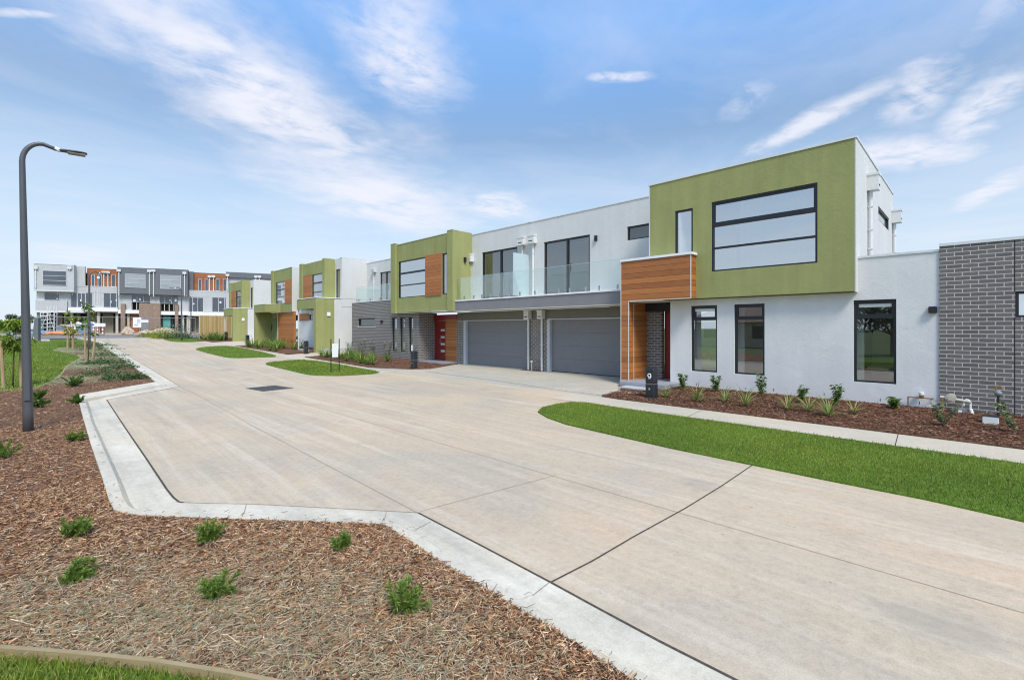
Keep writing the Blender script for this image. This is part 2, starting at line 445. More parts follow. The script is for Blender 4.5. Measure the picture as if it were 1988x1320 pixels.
def concrete(name, tan, gry, light, streak=.5, spots=True, along=(.10, 1.9)):
    m, nt, b = mat(name)
    v = ocoord(nt); vs = ocoord(nt, (along[1], along[0], 1)); vb = ocoord(nt, (5., .22, 1), (0, 0, R(3)))
    big = noise(nt, v, .28, 6, .62, .4)
    c = ramp(nt, big, [(.36, gry), (.50, tan), (.64, tuple(x*q for x, q in zip(tan, (1.08, 1.02, 1.0))))])
    c = mixc(nt, ramp(nt, noise(nt, ocoord(nt, (1, .55, 1), (0, 0, .3), (7, 3, 0)), .9, 7, .66, .9), [(.50, 0.), (.68, .55)]), c, tuple(x*q for x, q in zip(gry, (.90, .885, .89))))
    c = mixc(nt, ramp(nt, noise(nt, ocoord(nt, (1, .6, 1), (0, 0, .1), (2, 9, 0)), .55, 6, .6, .6), [(.52, 0.), (.70, .5)]), c, tuple(x*q for x, q in zip(tan, (1.10, .97, .90))))
    st = noise(nt, vs, 1.5, 7, .68, .25)
    c = mixc(nt, ramp(nt, st, [(.50, 0.), (.66, streak)]), c, light)
    c = mixc(nt, ramp(nt, noise(nt, vb, 1.0, 5, .6, .3), [(.52, 0.), (.70, streak*.7)]), c, tuple(x*.84 for x in gry))
    fs_ = noise(nt, ocoord(nt, (along[1]*9, along[0]*3.2, 1)), 1.0, 5, .7, .1)
    c = mixc(nt, 1., c, ramp(nt, fs_, [(.36, .965), (.52, 1.), (.66, 1.03)]), 'MULTIPLY')
    bl = noise(nt, v, 1.7, 5, .6, .8)
    c = mixc(nt, ramp(nt, bl, [(.53, 0.), (.72, .5)]), c, tuple(x*.84 for x in tan))
    fine = noise(nt, v, 95, 4, .75)
    c = mixc(nt, 1., c, ramp(nt, fine, [(.3, .84), (.5, 1.), (.7, 1.12)]), 'MULTIPLY')
    c = mixc(nt, 1., c, ramp(nt, noise(nt, v, 17, 5, .7, .4), [(.34, .90), (.5, 1.), (.66, 1.06)]), 'MULTIPLY')
    if spots:
        vo = nd(nt, 'ShaderNodeTexVoronoi', Scale=2.3); nt.links.new(v, vo.inputs['Vector'])
        c = mixc(nt, ramp(nt, vo.outputs['Distance'], [(.0, .6), (.022, .5), (.035, 0.)]), c, (.15, .13, .11))
        vo2 = nd(nt, 'ShaderNodeTexVoronoi', Scale=.55); nt.links.new(ocoord(nt, (1, .7, 1), (0, 0, .5)), vo2.inputs['Vector'])
        wob = mth(nt, 'ADD', vo2.outputs['Distance'], mth(nt, 'MULTIPLY', mth(nt, 'SUBTRACT', noise(nt, v, 6, 4), .5), .14))
        c = mixc(nt, ramp(nt, wob, [(.02, .42), (.11, .30), (.16, 0.)]), c, (.27, .235, .195))
    nt.links.new(c, b.inputs['Base Color'])
    b.inputs['Roughness'].default_value = .8; b.inputs['Specular IOR Level'].default_value = .3
    bump(nt, b, mth(nt, 'ADD', fine, mth(nt, 'MULTIPLY', noise(nt, ocoord(nt, (30, 1, 1)), 4, 3), .5)), .2, .004)
    return m
M['road'] = concrete('road_concrete', (.505, .402, .276), (.443, .367, .272), (.60, .502, .372), .6)
M['path'] = concrete('path_concrete', (.52, .45, .335), (.46, .41, .32), (.57, .505, .395), .3, False)
M['drive'] = concrete('driveway_concrete', (.44, .40, .31), (.395, .365, .295), (.51, .465, .37), .35, False, (.5, .7))
M['kerb'] = concrete('kerb_concrete', (.60, .532, .405), (.46, .418, .33), (.70, .635, .51), .6, False, (.4, .6))
M['joint'] = plain('joint_filler', (.085, .070, .056), .95, .1, 0., .4, 30)
M['joint_thin'] = plain('saw_cut', (.31, .265, .21), .95, .1, 0., .3, 30)
def asphalt():
    m, nt, b = mat('asphalt')
    v = ocoord(nt); c = ramp(nt, noise(nt, v, .5, 5), [(.3, (.17, .168, .165)), (.7, (.23, .225, .22))])
    nt.links.new(c, b.inputs['Base Color']); b.inputs['Roughness'].default_value = .9; return m
M['asphalt'] = asphalt()
def soil(name, cols, sc=16):
    m, nt, b = mat(name)
    v = ocoord(nt); n1 = noise(nt, v, sc, 7, .7, .6); n2 = noise(nt, v, .8, 4)
    c = ramp(nt, n1, [(.30, cols[0]), (.5, cols[1]), (.70, cols[2])])
    c = mixc(nt, 1., c, ramp(nt, n2, [(.3, .8), (.7, 1.15)]), 'MULTIPLY')
    nt.links.new(c, b.inputs['Base Color']); b.inputs['Roughness'].default_value = .95; b.inputs['Specular IOR Level'].default_value = .15
    bump(nt, b, n1, .9, .03); return m
M['mulch'] = soil('mulch_ground', [(.045, .022, .013), (.15, .075, .042), (.30, .19, .12)], 22)
M['turf'] = soil('turf_ground', [(.055, .095, .010), (.095, .165, .018), (.15, .22, .035)], 14)
M['field'] = soil('field_ground', [(.07, .10, .03), (.10, .13, .045), (.15, .17, .07)], 3)
M['dirt'] = soil('site_dirt', [(.24, .18, .12), (.34, .26, .18), (.42, .34, .25)], 5)

# ---------------------------------------------------------------- ground sheets
drape('ground', [(-420, -420), (560, -420), (560, 620), (-420, 620)], M['field'], -.06)

# kerb lines surveyed from the photo: B back of kerb (top), Fc face top, C channel edge
far_y = 62.
kB = [(2.25, far_y+2)] + [G(*p, .10) for p in ((188, 664), (215, 682), (255, 709), (303, 741), (150, 766.5), (158.5, 800), (176, 860.7), (198.7, 926), (211, 966), (221, 986), (251, 993), (277, 995), (372, 999), (500, 1002.5), (746, 1012), (866, 1090), (998, 1166), (1098, 1226), (1241, 1316))] + [(2.03, -6.)]
kF = [(2.50, far_y+2)] + [G(*p, .09) for p in ((194, 663), (222, 680), (265, 708), (322, 745.5), (164.7, 774.5), (176, 815), (198.7, 866), (226, 928), (238, 962), (249, 979), (266, 985.5), (285, 987.5), (376, 990), (503, 993.5), (770, 1006), (893, 1084), (1030, 1163), (1130, 1222), (1272, 1309))] + [(2.22, -6.)]
kC = [(2.72, far_y+2)] + [G(*p, 0) for p in ((199, 662), (233, 681), (280, 709), (349.5, 750.5), (207, 776), (241, 828), (284, 891), (324, 951), (337, 967), (347, 975), (356, 976.5), (372, 977), (400, 978), (500, 980), (812.5, 996.5), (940, 1063), (1068, 1131), (1165, 1184), (1282, 1247))] + [(2.66, -6.)]
# channel is flush with the road; kerb rises to the back
def kerb():
    mb = MB()
    def P(p, h): return (p[0], p[1], zg(*p)+h)
    n = len(kB)
    for i in range(n-1):
        m = lambda k: ((kF[k][0]*.86+kC[k][0]*.14), (kF[k][1]*.86+kC[k][1]*.14))
        hb = lambda k: .10 if k < 9 else .088 if k < 11 else .075
        hf = lambda k: hb(k)-.012
        q = [lambda k: P(kB[k], -.25), lambda k: P(kB[k], hb(k)), lambda k: P(kF[k], hf(k)), lambda k: P(m(k), .018), lambda k: P(kC[k], .004)]
        for a in range(4): mb.quad(q[a](i), q[a](i+1), q[a+1](i+1), q[a+1](i))
    o = mb.build('kerb', M['kerb']); o['kind'] = 'structure'
    bm = bmesh.new(); bm.from_mesh(o.data); bmesh.ops.remove_doubles(bm, verts=bm.verts, dist=1e-4); bmesh.ops.recalc_face_normals(bm, faces=bm.faces[:]); bm.to_mesh(o.data); bm.free()
    if sum(p.normal.z*p.area for p in o.data.polygons) < 0: o.data.flip_normals()
kerb()
drape('road', kC[::-1] + [(2.72, 63.5), (10.6, 63.5), (10.6, -6)], M['road'], 0., thick=.2)
drape('driveway', [(10.6, 6.0), (14.75, 6.0), (14.75, 20.6), (10.6, 20.6)], M['drive'], 0.)
drape('driveway', [(10.6, 27.6), (20, 27.6), (20, 30.3), (10.6, 30.3)], M['path'], 0.)
drape('driveway', [(10.6, 46.5), (20, 46.5), (20, 48.9), (10.6, 48.9)], M['path'], 0.)
drape('driveway', [(10.6, 41.3), (20, 41.3), (20, 46.5), (10.6, 46.5)], M['path'], 0.)
drape('footpath', [(9.65, -6), (10.6, -6), (10.6, 8.2), (9.65, 8.2)], M['path'], .006)
drape('footpath', [(9.65, 17.6), (10.6, 17.6), (10.6, 62), (9.65, 62)], M['path'], .006)
drape('cross_street', [(-70, 66.5), (2.2, 64), (40, 52.5), (40, 60), (3, 70.5), (-70, 73)], M['asphalt'], -.015)
drape('building_site', [(-12, 73.5), (3, 71.4), (30, 62.5), (36, 78), (-12, 90)], M['dirt'], -.02)

def line(name, a, b, w, m, h=.004):
    a, b = Vector((*a, 0)), Vector((*b, 0)); t = (b-a).normalized(); s = Vector((-t.y, t.x, 0))*w/2
    return drape(name, [tuple((a-s)[:2]), tuple((b-s)[:2]), tuple((b+s)[:2]), tuple((a+s)[:2])], m, h)
def pline(name, pts, w, m, h=.004):
    mb = MB()
    for i in range(len(pts)-1):
        a, b = Vector((*pts[i], 0)), Vector((*pts[i+1], 0)); t = (b-a).normalized(); s = Vector((-t.y, t.x, 0))*w/2
        q = [a-s, b-s, b+s, a+s]; mb.quad(*[(p.x, p.y, zg(p.x, p.y)+h) for p in q])
    o = mb.build(name, m); o['kind'] = 'structure'; return o
jn = []
pline('road_joint', kC[:5], .014, M['joint'], .009)
pline('road_joint', kC[5:12], .022, M['joint'], .009)
pline('road_joint', kC[11:16], .008, M['joint'], .009)
pline('road_joint', kC[15:], .018, M['joint'], .009)
pline('road_joint', [G(1068, 1131), G(1150, 1089), G(1230, 1042), G(1330, 987), G(1400, 944), G(1462, 902)], .016, M['joint'])
pline('road_joint', [G(812.5, 996.5), G(493, 828), G(400, 776), G(350, 750.5)], .006, M['joint_thin'])
pline('road_joint', [G(815, 993), G(1081, 922)], .006, M['joint_thin'])
pline('road_joint', [(4.62, -4), (4.62, 14)], .006, M['joint_thin'])
pline('road_joint', [G(825, 721), G(960, 739), G(1100, 759.5), G(1172, 768)], .02, M['joint'])
for yy in (1.95, 5.4): pline('path_joint', [(9.66, yy-1.0), (10.6, yy-.95)], .012, M['joint'], .010)
pline('path_joint', [(9.66, -.85), (10.6, -.8)], .012, M['joint'], .010)
for a, b in (((743, 1011), (750, 994)), ((790, 1026), (836, 1013)), ((1016, 1156), (1066, 1131)), ((470, 1001), (478, 980)), ((360, 757), (330, 752))):
    p0, p1 = Vector(G(*a, .075)), Vector(G(*b, .004)); k = p0.lerp(p1, .22); k2 = p0.lerp(p1, .36)
    t = (p1-p0).normalized(); sd_ = Vector((-t.y, t.x))*.0035; mb = MB()
    L_ = [(p0, .079), (k, .067), (k2, .022), (p1, .008)]
    for (u, hu), (v_, hv) in zip(L_[:-1], L_[1:]): mb.quad(*[(q.x, q.y, zg(q.x, q.y)+h) for q, h in ((u-sd_, hu), (v_-sd_, hv), (v_+sd_, hv), (u+sd_, hu))])
    mb.build('kerb_joint', M['joint_thin'])['kind'] = 'structure'

# lawns along the footpath
def smooth_poly(pts, n=6, closed=True):
    out = []; k = len(pts)
    for i in range(k):
        p0, p1, p2, p3 = [Vector(pts[(i+j) % k]) for j in (-1, 0, 1, 2)]
        for q in range(n):
            t = q/n
            out.append(tuple(.5*((2*p1)+(-p0+p2)*t+(2*p0-5*p1+4*p2-p3)*t*t+(-p0+3*p1-3*p2+p3)*t**3)))
    return out
L1 = [(9.62, -6.), (6.86, -6.)] + [G(*p, .02) for p in ((1988, 1010), (1800, 968), (1600, 929), (1462, 901), (1300, 868), (1180, 841), (1100, 823), (1063, 810), (1044, 799), (1052, 791), (1080, 784), (1110, 780), (1140, 781))]
L1 += [(9.62, 6.0)]
L2 = smooth_poly([G(*p, .02) for p in ((516, 705), (552, 700.5), (590, 698.5), (640, 704), (690, 713), (737, 722.5), (690, 727.5), (650, 729), (600, 727), (560, 718), (530, 711))], 3)
L3 = smooth_poly([G(*p, .02) for p in ((380, 677), (405, 673), (440, 671.5), (480, 677), (536, 690.5), (500, 693.5), (448, 694.5), (415, 688), (395, 683))], 3)
L4 = smooth_poly([G(*p, .02) for p in ((318, 657), (345, 656), (375, 656.5), (398, 661.5), (380, 663.5), (345, 663.5), (325, 661))], 3)
for k, p in enumerate((L1, L2, L3, L4)): drape('lawn', p, M['turf'], .022, thick=.05)
# park side: mulch bed, lawns
mulch_edge = [(-9., 22.)] + [G(*p, .1) for p in ((0, 757), (40, 754), (72, 751), (100, 740), (120, 724), (128, 712), (140, 703), (158, 694), (150, 688), (128, 684), (103, 679.5), (118, 675), (142, 672), (165, 668), (182, 663.5))]
bed_left = mulch_edge + [(2.22, 62.)] + kB[1:-1] + [(1.98, -5.)]
edgeln = [(-9., 8.4)] + [G(*p, .12) for p in ((-150, 1236), (0, 1251), (150, 1262), (300, 1277), (430, 1297), (560, 1322), (700, 1355))] + [(1.3, -5.)]
drape('mulch_bed', bed_left + edgeln[::-1], M['mulch'], .07)
lawn_l = mulch_edge[::-1] + [(-60, 22), (-60, 62), (1.6, 60.5)]
drape('lawn', lawn_l, M['turf'], .05)
near_l = edgeln + [(-9, -5)]
drape('lawn', near_l, M['turf'], .06)
bed_A = [(10.62, -6), (13.6, -6), (13.6, 6.36), (12.53, 6.36), (12.53, 7.86), G(1206, 757, .03), G(1168, 768, .03), (10.62, 6.6)]
drape('mulch_bed', bed_A, M['mulch'], .03, thick=.05)
bed_B = [(10.62, 27.6), (10.62, 20.)] + [G(*p, .03) for p in ((800, 716), (835, 715), (889, 706))] + [(13.62, 18.4), (13.62, 27.6)]
drape('mulch_bed', bed_B, M['mulch'], .03, thick=.05)
bed_C = [(10.62, 41.5), (10.62, 31.2), (12.2, 30.5), (13.8, 31), (13.8, 41.5)]
drape('mulch_bed', bed_C, M['mulch'], .03, thick=.05)
bed_E = [(10.62, 57), (10.62, 49.8), (12.2, 49.0), (13.8, 49.4), (13.8, 57)]
drape('mulch_bed', bed_E, M['mulch'], .03, thick=.05)

# loose stuff lying and growing on them
bark = [(.25, .112, .050), (.38, .20, .095), (.54, .34, .18), (.065, .032, .018), (.66, .50, .32), (.33, .215, .15)]
red_bark = [(.14, .058, .032), (.21, .098, .055), (.050, .024, .016), (.33, .20, .125), (.10, .05, .034)]
straw = [(.46, .38, .24), (.33, .28, .17), (.54, .47, .33), (.22, .19, .12), (.26, .29, .15), (.20, .25, .11)]
P = scatter(bed_left + edgeln[::-1], lambda d: 8500 if d < 5 else 4200 if d < 8 else 1500 if d < 13 else 350 if d < 24 else 60, (-8, -1.5, 3, 50))
dn = np.hypot(P[:, 0], P[:, 1])
tag(chips('bark_mulch', P, .07, .048, .0115, bark, (4, 3.4, 1.7, 3.2, .8, 1.6), M['chip']), 'brown bark chips covering the bed beside the kerb', 'mulch', kind='stuff')
# drier, strawy patches towards the timber edging and along the park lawn
def patch(P, pts):
    w = np.zeros(len(P))
    for x, y, r, a in pts: w = np.maximum(w, a*np.exp(-((P[:, 0]-x)**2+(P[:, 1]-y)**2)/r**2))
    return w
spots = [(*G(330, 1230, .1), .9, 1.), (*G(560, 1240, .1), .75, 1.), (*G(760, 1290, .1), .7, .9), (*G(100, 1210, .1), .8, .8), (*G(0, 1130, .1), .9, .5), (*G(900, 1300, .1), .5, .6), (*G(112, 738, .1), 1.1, .8), (*G(136, 712, .1), 1.3, 1.), (*G(152, 703, .1), 1.3, 1.), (*G(165, 692, .1), 1.7, 1.), (*G(135, 680, .1), 2.6, .8)]
P = scatter(bed_left + edgeln[::-1], lambda d: 9000 if d < 5 else 2600 if d < 9 else 700 if d < 30 else 200, (-6, -1, 3, 46))
P = P[rng.uniform(0, 1, len(P)) < patch(P, spots)*.50]
tag(chips('dry_clippings', P, .075, .075, .004, straw, (3, 2.4, 2, 2, 1.6, 1.2), M['chip'], .016, .3), 'straw coloured dry clippings over the bark', 'clippings', kind='stuff')
P = scatter(bed_left + edgeln[::-1], lambda d: 520 if 14 < d < 46 else 0, (-6, 12, 3, 46))
P = P[rng.uniform(0, 1, len(P)) < patch(P, spots[-5:])*.85]
tag(chips('dry_clippings', P, .08, .17, .012, [(.34, .34, .20), (.26, .30, .15), (.40, .36, .23), (.20, .25, .12)], (2, 2, 2, 1.5), M['chip'], .03, .3), 'grey green dry clippings where bark meets the park lawn', 'clippings', kind='stuff')
P = scatter(bed_A, lambda d: 900, (10, -3, 14, 9)); P2 = scatter(bed_B, lambda d: 160)
# chips kicked onto the kerb
Pk = []
for i in range(4, len(kB)-1):
    a, b, c = np.array(kB[i]), np.array(kB[i+1]), np.array(kF[i]); L = np.linalg.norm(b-a); n = int(L*14)
    t = rng.uniform(0, 1, (n, 1)); q = np.abs(rng.normal(0, .55, (n, 1))); Pk.append(a+(b-a)*t+(c-a)*q)
tag(chips('stray_chips', np.concatenate(Pk), .085, .045, .011, bark, (3, 3, 1, 3, .5, 1.5), M['chip'], .006, .1), 'stray bark chips kicked onto the kerb', 'chips', kind='stuff')
tag(chips('bark_mulch', np.concatenate([P, P2]), .03, .07, .022, red_bark, (3, 2.4, 3, 1.4, 2), M['chip'], .012), 'dark red bark chips in the beds against the houses', 'mulch', kind='stuff')
gcol = [(.17, .255, .026), (.21, .30, .036), (.12, .195, .02), (.26, .32, .06), (.32, .31, .11)]
P = scatter(L1, lambda d: 3000 if d < 9 else 2200, (6, -3.5, 10.6, 9))
tag(blades('grass', P, .02, .034, .006, gcol, (4, 4, 3, 1.5, .6), M['blade'], .5), 'mown green grass of the long verge before the wide house', 'grass', kind='stuff')
P = np.concatenate([scatter(L2, lambda d: 420), scatter(L3, lambda d: 130), scatter(L4, lambda d: 60)])
tag(blades('grass', P, .02, .055, .014, gcol, (4, 4, 3, 1.5, .6), M['blade'], .5), 'mown green grass of the smaller verges down the street', 'grass', kind='stuff')
P = scatter(lawn_l, lambda d: 260 if d < 32 else 90, (-14, 18, 3, 56))
tag(blades('grass', P, .05, .07, .02, gcol, (4, 4, 2, 2, .8), M['blade'], .5), 'green park lawn beyond the mulch bed', 'grass', kind='stuff')
P = scatter(near_l, lambda d: 7500, (-4, -1, 2, 5))
tag(blades('grass', P, .06, .045, .005, gcol, (3, 4, 3, 2, 1.4), M['blade'], .6), 'lush grass below the timber edging', 'grass', kind='stuff')

# timber garden edging
def edging(pts, h, lab, w=.027, d=.06):
    mb = MB()
    for i in range(len(pts)-1):
        a, b = Vector((*pts[i], 0)), Vector((*pts[i+1], 0)); t = (b-a).normalized(); s = Vector((-t.y, t.x, 0))*w/2
        c = [(a-s, zg(a.x, a.y)), (b-s, zg(b.x, b.y)), (b+s, zg(b.x, b.y)), (a+s, zg(a.x, a.y))]
        lo = [(p.x, p.y, z-d) for p, z in c]; hi = [(p.x, p.y, z+h) for p, z in c]
        mb.quad(*hi)
        for q in range(4): mb.quad(lo[q], lo[(q+1) % 4], hi[(q+1) % 4], hi[q])
    tag(mb.build('garden_edging', M['edging']), lab, 'edging', 'timber edgings between bark and grass')
edging(edgeln, .112, 'thick timber board edging between bark bed and foreground grass')
edging(mulch_edge, .085, 'thin curving timber edging between bark bed and park lawn', .05)

# ---------------------------------------------------------------- sky, sun, camera
def sky():
    w = bpy.data.worlds.new('World'); SC.world = w; w.use_nodes = True
    nt = w.node_tree; nt.nodes.clear()
    st = nd(nt, 'ShaderNodeTexSky', _sky_type='NISHITA', _sun_disc=False, _sun_elevation=R(52), _sun_rotation=R(SUN_ROT), _air_density=1.0, _dust_density=.6, _ozone_density=1.6, _altitude=50.)
    tc = nd(nt, 'ShaderNodeTexCoord')
    sp = nd(nt, 'ShaderNodeSeparateXYZ'); nt.links.new(tc.outputs['Generated'], sp.inputs[0])
    zc = mth(nt, 'MAXIMUM', sp.outputs[2], .035)
    X = mth(nt, 'DIVIDE', sp.outputs[0], zc); Y = mth(nt, 'DIVIDE', sp.outputs[1], zc)
    pv = nd(nt, 'ShaderNodeCombineXYZ'); nt.links.new(X, pv.inputs[0]); nt.links.new(Y, pv.inputs[1]); pv = pv.outputs[0]
    # wind-drawn cirrus: noise stretched along each streak of a cloud sheet overhead
    def wisp(cx, cy, ang, L, W, sc, thr, amp):
        mp = nd(nt, 'ShaderNodeMapping', _vector_type='TEXTURE', Location=(cx, cy, 0), Rotation=(0, 0, R(ang)), Scale=(L, W, 1)); nt.links.new(pv, mp.inputs[0])
        ds = nd(nt, 'ShaderNodeVectorMath', _operation='LENGTH'); nt.links.new(mp.outputs[0], ds.inputs[0])
        warp = noise(nt, pv, 1.6/max(W, .12)**.5, 5, .6)
        d = mth(nt, 'ADD', ds.outputs['Value'], mth(nt, 'MULTIPLY', mth(nt, 'SUBTRACT', warp, .5), 1.3))
        mk = nd(nt, 'ShaderNodeMapRange', _interpolation_type='SMOOTHSTEP', i1=1.25, i2=.15, i3=0., i4=1.); nt.links.new(d, mk.inputs[0])
        m2 = nd(nt, 'ShaderNodeMapping', Rotation=(0, 0, R(-ang+24)), Scale=(sc*.55, sc*1.15, 1)); nt.links.new(pv, m2.inputs[0])
        n = mth(nt, 'ADD', mth(nt, 'MULTIPLY', noise(nt, m2.outputs[0], 1., 9, .62, .7), .5), mth(nt, 'MULTIPLY', noise(nt, pv, sc*1.5, 9, .62, .5), .5))
        nn = nd(nt, 'ShaderNodeMapRange', _interpolation_type='SMOOTHSTEP', i1=thr-.10, i2=thr+.17, i3=0., i4=1.); nt.links.new(n, nn.inputs[0])
        return mth(nt, 'MULTIPLY', mth(nt, 'MULTIPLY', mk.outputs[0], nn.outputs[0]), amp)
    ws = [wisp(*a) for a in WISPS]
    d = ws[0]
    for q in ws[1:]: d = mth(nt, 'MAXIMUM', d, q)
    # thin veil and the pale band low over the land
    veil = mth(nt, 'MULTIPLY', ramp(nt, noise(nt, pv, .8, 7, .6, .5), [(.44, 0.), (.72, 1.)]), .28)
    d = mth(nt, 'MAXIMUM', d, veil)
    hz = nd(nt, 'ShaderNodeMapRange', _interpolation_type='SMOOTHSTEP', i1=.50, i2=-.0, i3=0., i4=1.); nt.links.new(sp.outputs[2], hz.inputs[0])
    base = mixc(nt, 1., st.outputs[0], SKY_TINT, 'MULTIPLY')
    base = mixc(nt, 1., base, ramp(nt, sp.outputs[2], [(.12, .42), (.25, .50), (.37, .52), (.54, .97), (.8, 1.15)]), 'MULTIPLY')
    c = mixc(nt, mth(nt, 'MULTIPLY', mth(nt, 'POWER', hz.outputs[0], 1.0), .94), base, HORIZON)
    c = mixc(nt, mth(nt, 'MINIMUM', d, .95), c, CLOUD)
    bg = nd(nt, 'ShaderNodeBackground', Strength=SKY_STR); nt.links.new(c, bg.inputs[0])
    out = nd(nt, 'ShaderNodeOutputWorld'); nt.links.new(bg.outputs[0], out.inputs[0])
SUN_ROT = 206.; SKY_STR = .1
SKY_TINT = (1.16, 1.38, 1.46); HORIZON = (3.3, 3.8, 4.35); CLOUD = (3.95, 4.0, 4.4)
WISPS = [(.72, 2.25, 40, 1.35, .42, 2.4, .40, .95), (1.9, 3.3, 38, 1.6, .80, 1.5, .39, .92), (.93, 1.50, 42, .50, .24, 4., .41, .85), (-.04, 2.14, -42, .16, .03, 5., .38, .7),
         (2.62, .56, 55, .52, .12, 4., .40, .85), (2.66, .19, 7, .48, .15, 4., .42, .75), (3.45, .40, -40, .62, .32, 3., .39, .97), (3.05, .0, 9, .55, .14, 4., .41, .85), (4.85, -.07, 15, .75, .16, 3., .41, .8), (2.2, .73, 30, .2, .1, 5., .43, .5),
         (1.61, 1.01, -45, .15, .05, 9., .42, .75), (2.6, 2.8, 20, .6, .4, 3., .40, .9), (.32, 8.7, 85, 1.4, .6, 1.5, .40, .6), (2.0, -.1, 20, .35, .10, 5., .44, .5)]
sky()
l = bpy.data.lights.new('sun', 'SUN'); l.energy = 1.5; l.angle = R(16); l.color = (1., .94, .86)
so = bpy.data.objects.new('sun', l); COL.objects.link(so)
az, el = R(SUN_ROT), R(52)
sd = Vector((math.sin(az)*math.cos(el), math.cos(az)*math.cos(el), math.sin(el)))
so.rotation_euler = sd.to_track_quat('Z', 'Y').to_euler(); so.location = sd*60
cam = bpy.data.cameras.new('camera'); cam.sensor_width = 36.; cam.lens = F/1988*36; cam.shift_y = -(660-HY)/1988; cam.clip_start = .05; cam.clip_end = 3000
co = bpy.data.objects.new('camera', cam); COL.objects.link(co); co.location = (0, 0, CH); co.rotation_euler = (R(90), 0, R(-45)); SC.camera = co
vs = SC.view_settings; vs.view_transform = 'Standard'; vs.look = 'None'; vs.gamma = 1.; vs.exposure = 1.2
SC.render.engine = 'CYCLES'; SC.cycles.pixel_filter_type = 'BLACKMAN_HARRIS'; SC.cycles.filter_width = 1.1
try: SC.cycles.use_denoising = True
except Exception: pass
# ---------------------------------------------------------------- houses of the street (facades face -X)
def bx(mb, ax, d0, d1, a0, a1, z0, z1):
    return mb.box(d0, d1, a0, a1, z0, z1) if ax == 'X' else mb.box(a0, a1, d0, d1, z0, z1)
def win(pa, ax, d, a0, a1, z0, z1, pane, hb=(), vb=(), rec=.06, fw=.05, blind=0., local=False, fm='frame', sash=None, nm='window'):
    """hb: (height, thickness) rails; vb: (position, thickness) mullions; sash: (z0, z1) an opening light with its own thicker frame"""
    mb = MB(); f0, f1 = d+rec-.03, d+rec+.05
    bx(mb, ax, f0, f1, a0, a0+fw, z0, z1); bx(mb, ax, f0, f1, a1-fw, a1, z0, z1)
    bx(mb, ax, f0, f1, a0+fw, a1-fw, z1-fw, z1); bx(mb, ax, f0, f1, a0+fw, a1-fw, z0, z0+fw*.8)
    for z, t in hb: bx(mb, ax, f0-.003, f1, a0+fw, a1-fw, z-t/2, z+t/2)
    for a, t in vb: bx(mb, ax, f0-.006, f1, a-t/2, a+t/2, z0+fw*.8, z1-fw)
    if sash:
        s0, s1 = sash; g = f0+.012; k = .035
        bx(mb, ax, g, f1, a0+fw, a0+fw+k, s0, s1); bx(mb, ax, g, f1, a1-fw-k, a1-fw, s0, s1)
        bx(mb, ax, g, f1, a0+fw+k, a1-fw-k, s1-k, s1); bx(mb, ax, g, f1, a0+fw+k, a1-fw-k, s0, s0+k)
    o = mb.build(nm, M[fm], pa, local)
    p = MB()
    if pane in ('p_see', 'p_low'):
        q = [(d+rec+.015, a, z) for a, z in ((a1-fw*.6, z0+fw*.5), (a0+fw*.6, z0+fw*.5), (a0+fw*.6, z1-fw*.6), (a1-fw*.6, z1-fw*.6))]
        p.quad(*q)
    else: bx(p, ax, d+rec+.012, d+rec+.02, a0+fw*.6, a1-fw*.6, z0+fw*.5, z1-fw*.6)
    p.build('pane', M[pane], o, local)
    if blind:
        p = MB(); bx(p, ax, d+rec+.004, d+rec+.010, a0+fw+.04, a1-fw-.04, z1-fw-.02-blind, z1-fw-.02); p.build('blind', M['blind'], o, local)
    return o
def downpipe(pa, x, y, zt, zb, ax='X', hw=.3, hh=.36, hd=.22, r=.045, head=True, local=False, slot=True):
    """x,y: point of the wall surface behind the pipe"""
    mb = MB()
    c = (x-.06, y) if ax == 'X' else (x, y-.06)
    top = zt-hh if head else zt
    mb.tube([(c[0], c[1], zb), (c[0], c[1], top)], r, 10)
    for z in (zb+.5, (zb+top)/2, top-.4):
        if top-zb > 1.4: mb.box(c[0]-r*1.08, c[0]+r*1.2, c[1]-r*1.08, c[1]+r*1.08, z-.012, z+.012)
    o = mb.build('downpipe', M['pipe'], pa, local)
    if head:
        h = MB()
        if ax == 'X':
            h.box(x-hd, x-.003, y-hw/2, y+hw/2, zt-hh, zt); h.box(x-hd-.015, x-.003, y-hw/2-.015, y+hw/2+.015, zt-.05, zt+.004)
            s = MB().box(x-hd-.004, x-hd+.01, y-hw*.32, y+hw*.32, zt-hh*.76, zt-hh*.66)
        else:
            h.box(x-hw/2, x+hw/2, y-hd, y-.003, zt-hh, zt); h.box(x-hw/2-.015, x+hw/2+.015, y-hd-.015, y-.003, zt-.05, zt+.004)
            s = MB().box(x-hw*.32, x+hw*.32, y-hd-.004, y-hd+.01, zt-hh*.76, zt-hh*.66)
        h.build('rainhead', M['pipe'], o, local)
        if slot: s.build('overflow_slot', M['slot'], o, local)
    return o
def cap(pa, segs, z, t=.045, m='cap', over=.02, local=False):
    for x0, x1, y0, y1 in segs: o = MB().box(x0-over, x1+over, y0-over, y1+over, z, z+t).build('parapet_cap', M[m], pa, local)
    return o
def part(pa, name, m, *boxes, local=False, bevel=0.):
    os_ = [MB().box(*b).build(name, M[m], pa, local, bevel) for b in boxes]
    return os_[0]
def wall_light(pa, x, y, z, ax='X', s=.1, h=.2):
    if ax == 'X': return part(pa, 'wall_light', 'black', (x-.09, x-.002, y-s/2, y+s/2, z-h/2, z+h/2), bevel=.008)
    return part(pa, 'wall_light', 'black', (x-s/2, x+s/2, y-.09, y-.002, z-h/2, z+h/2), bevel=.008)
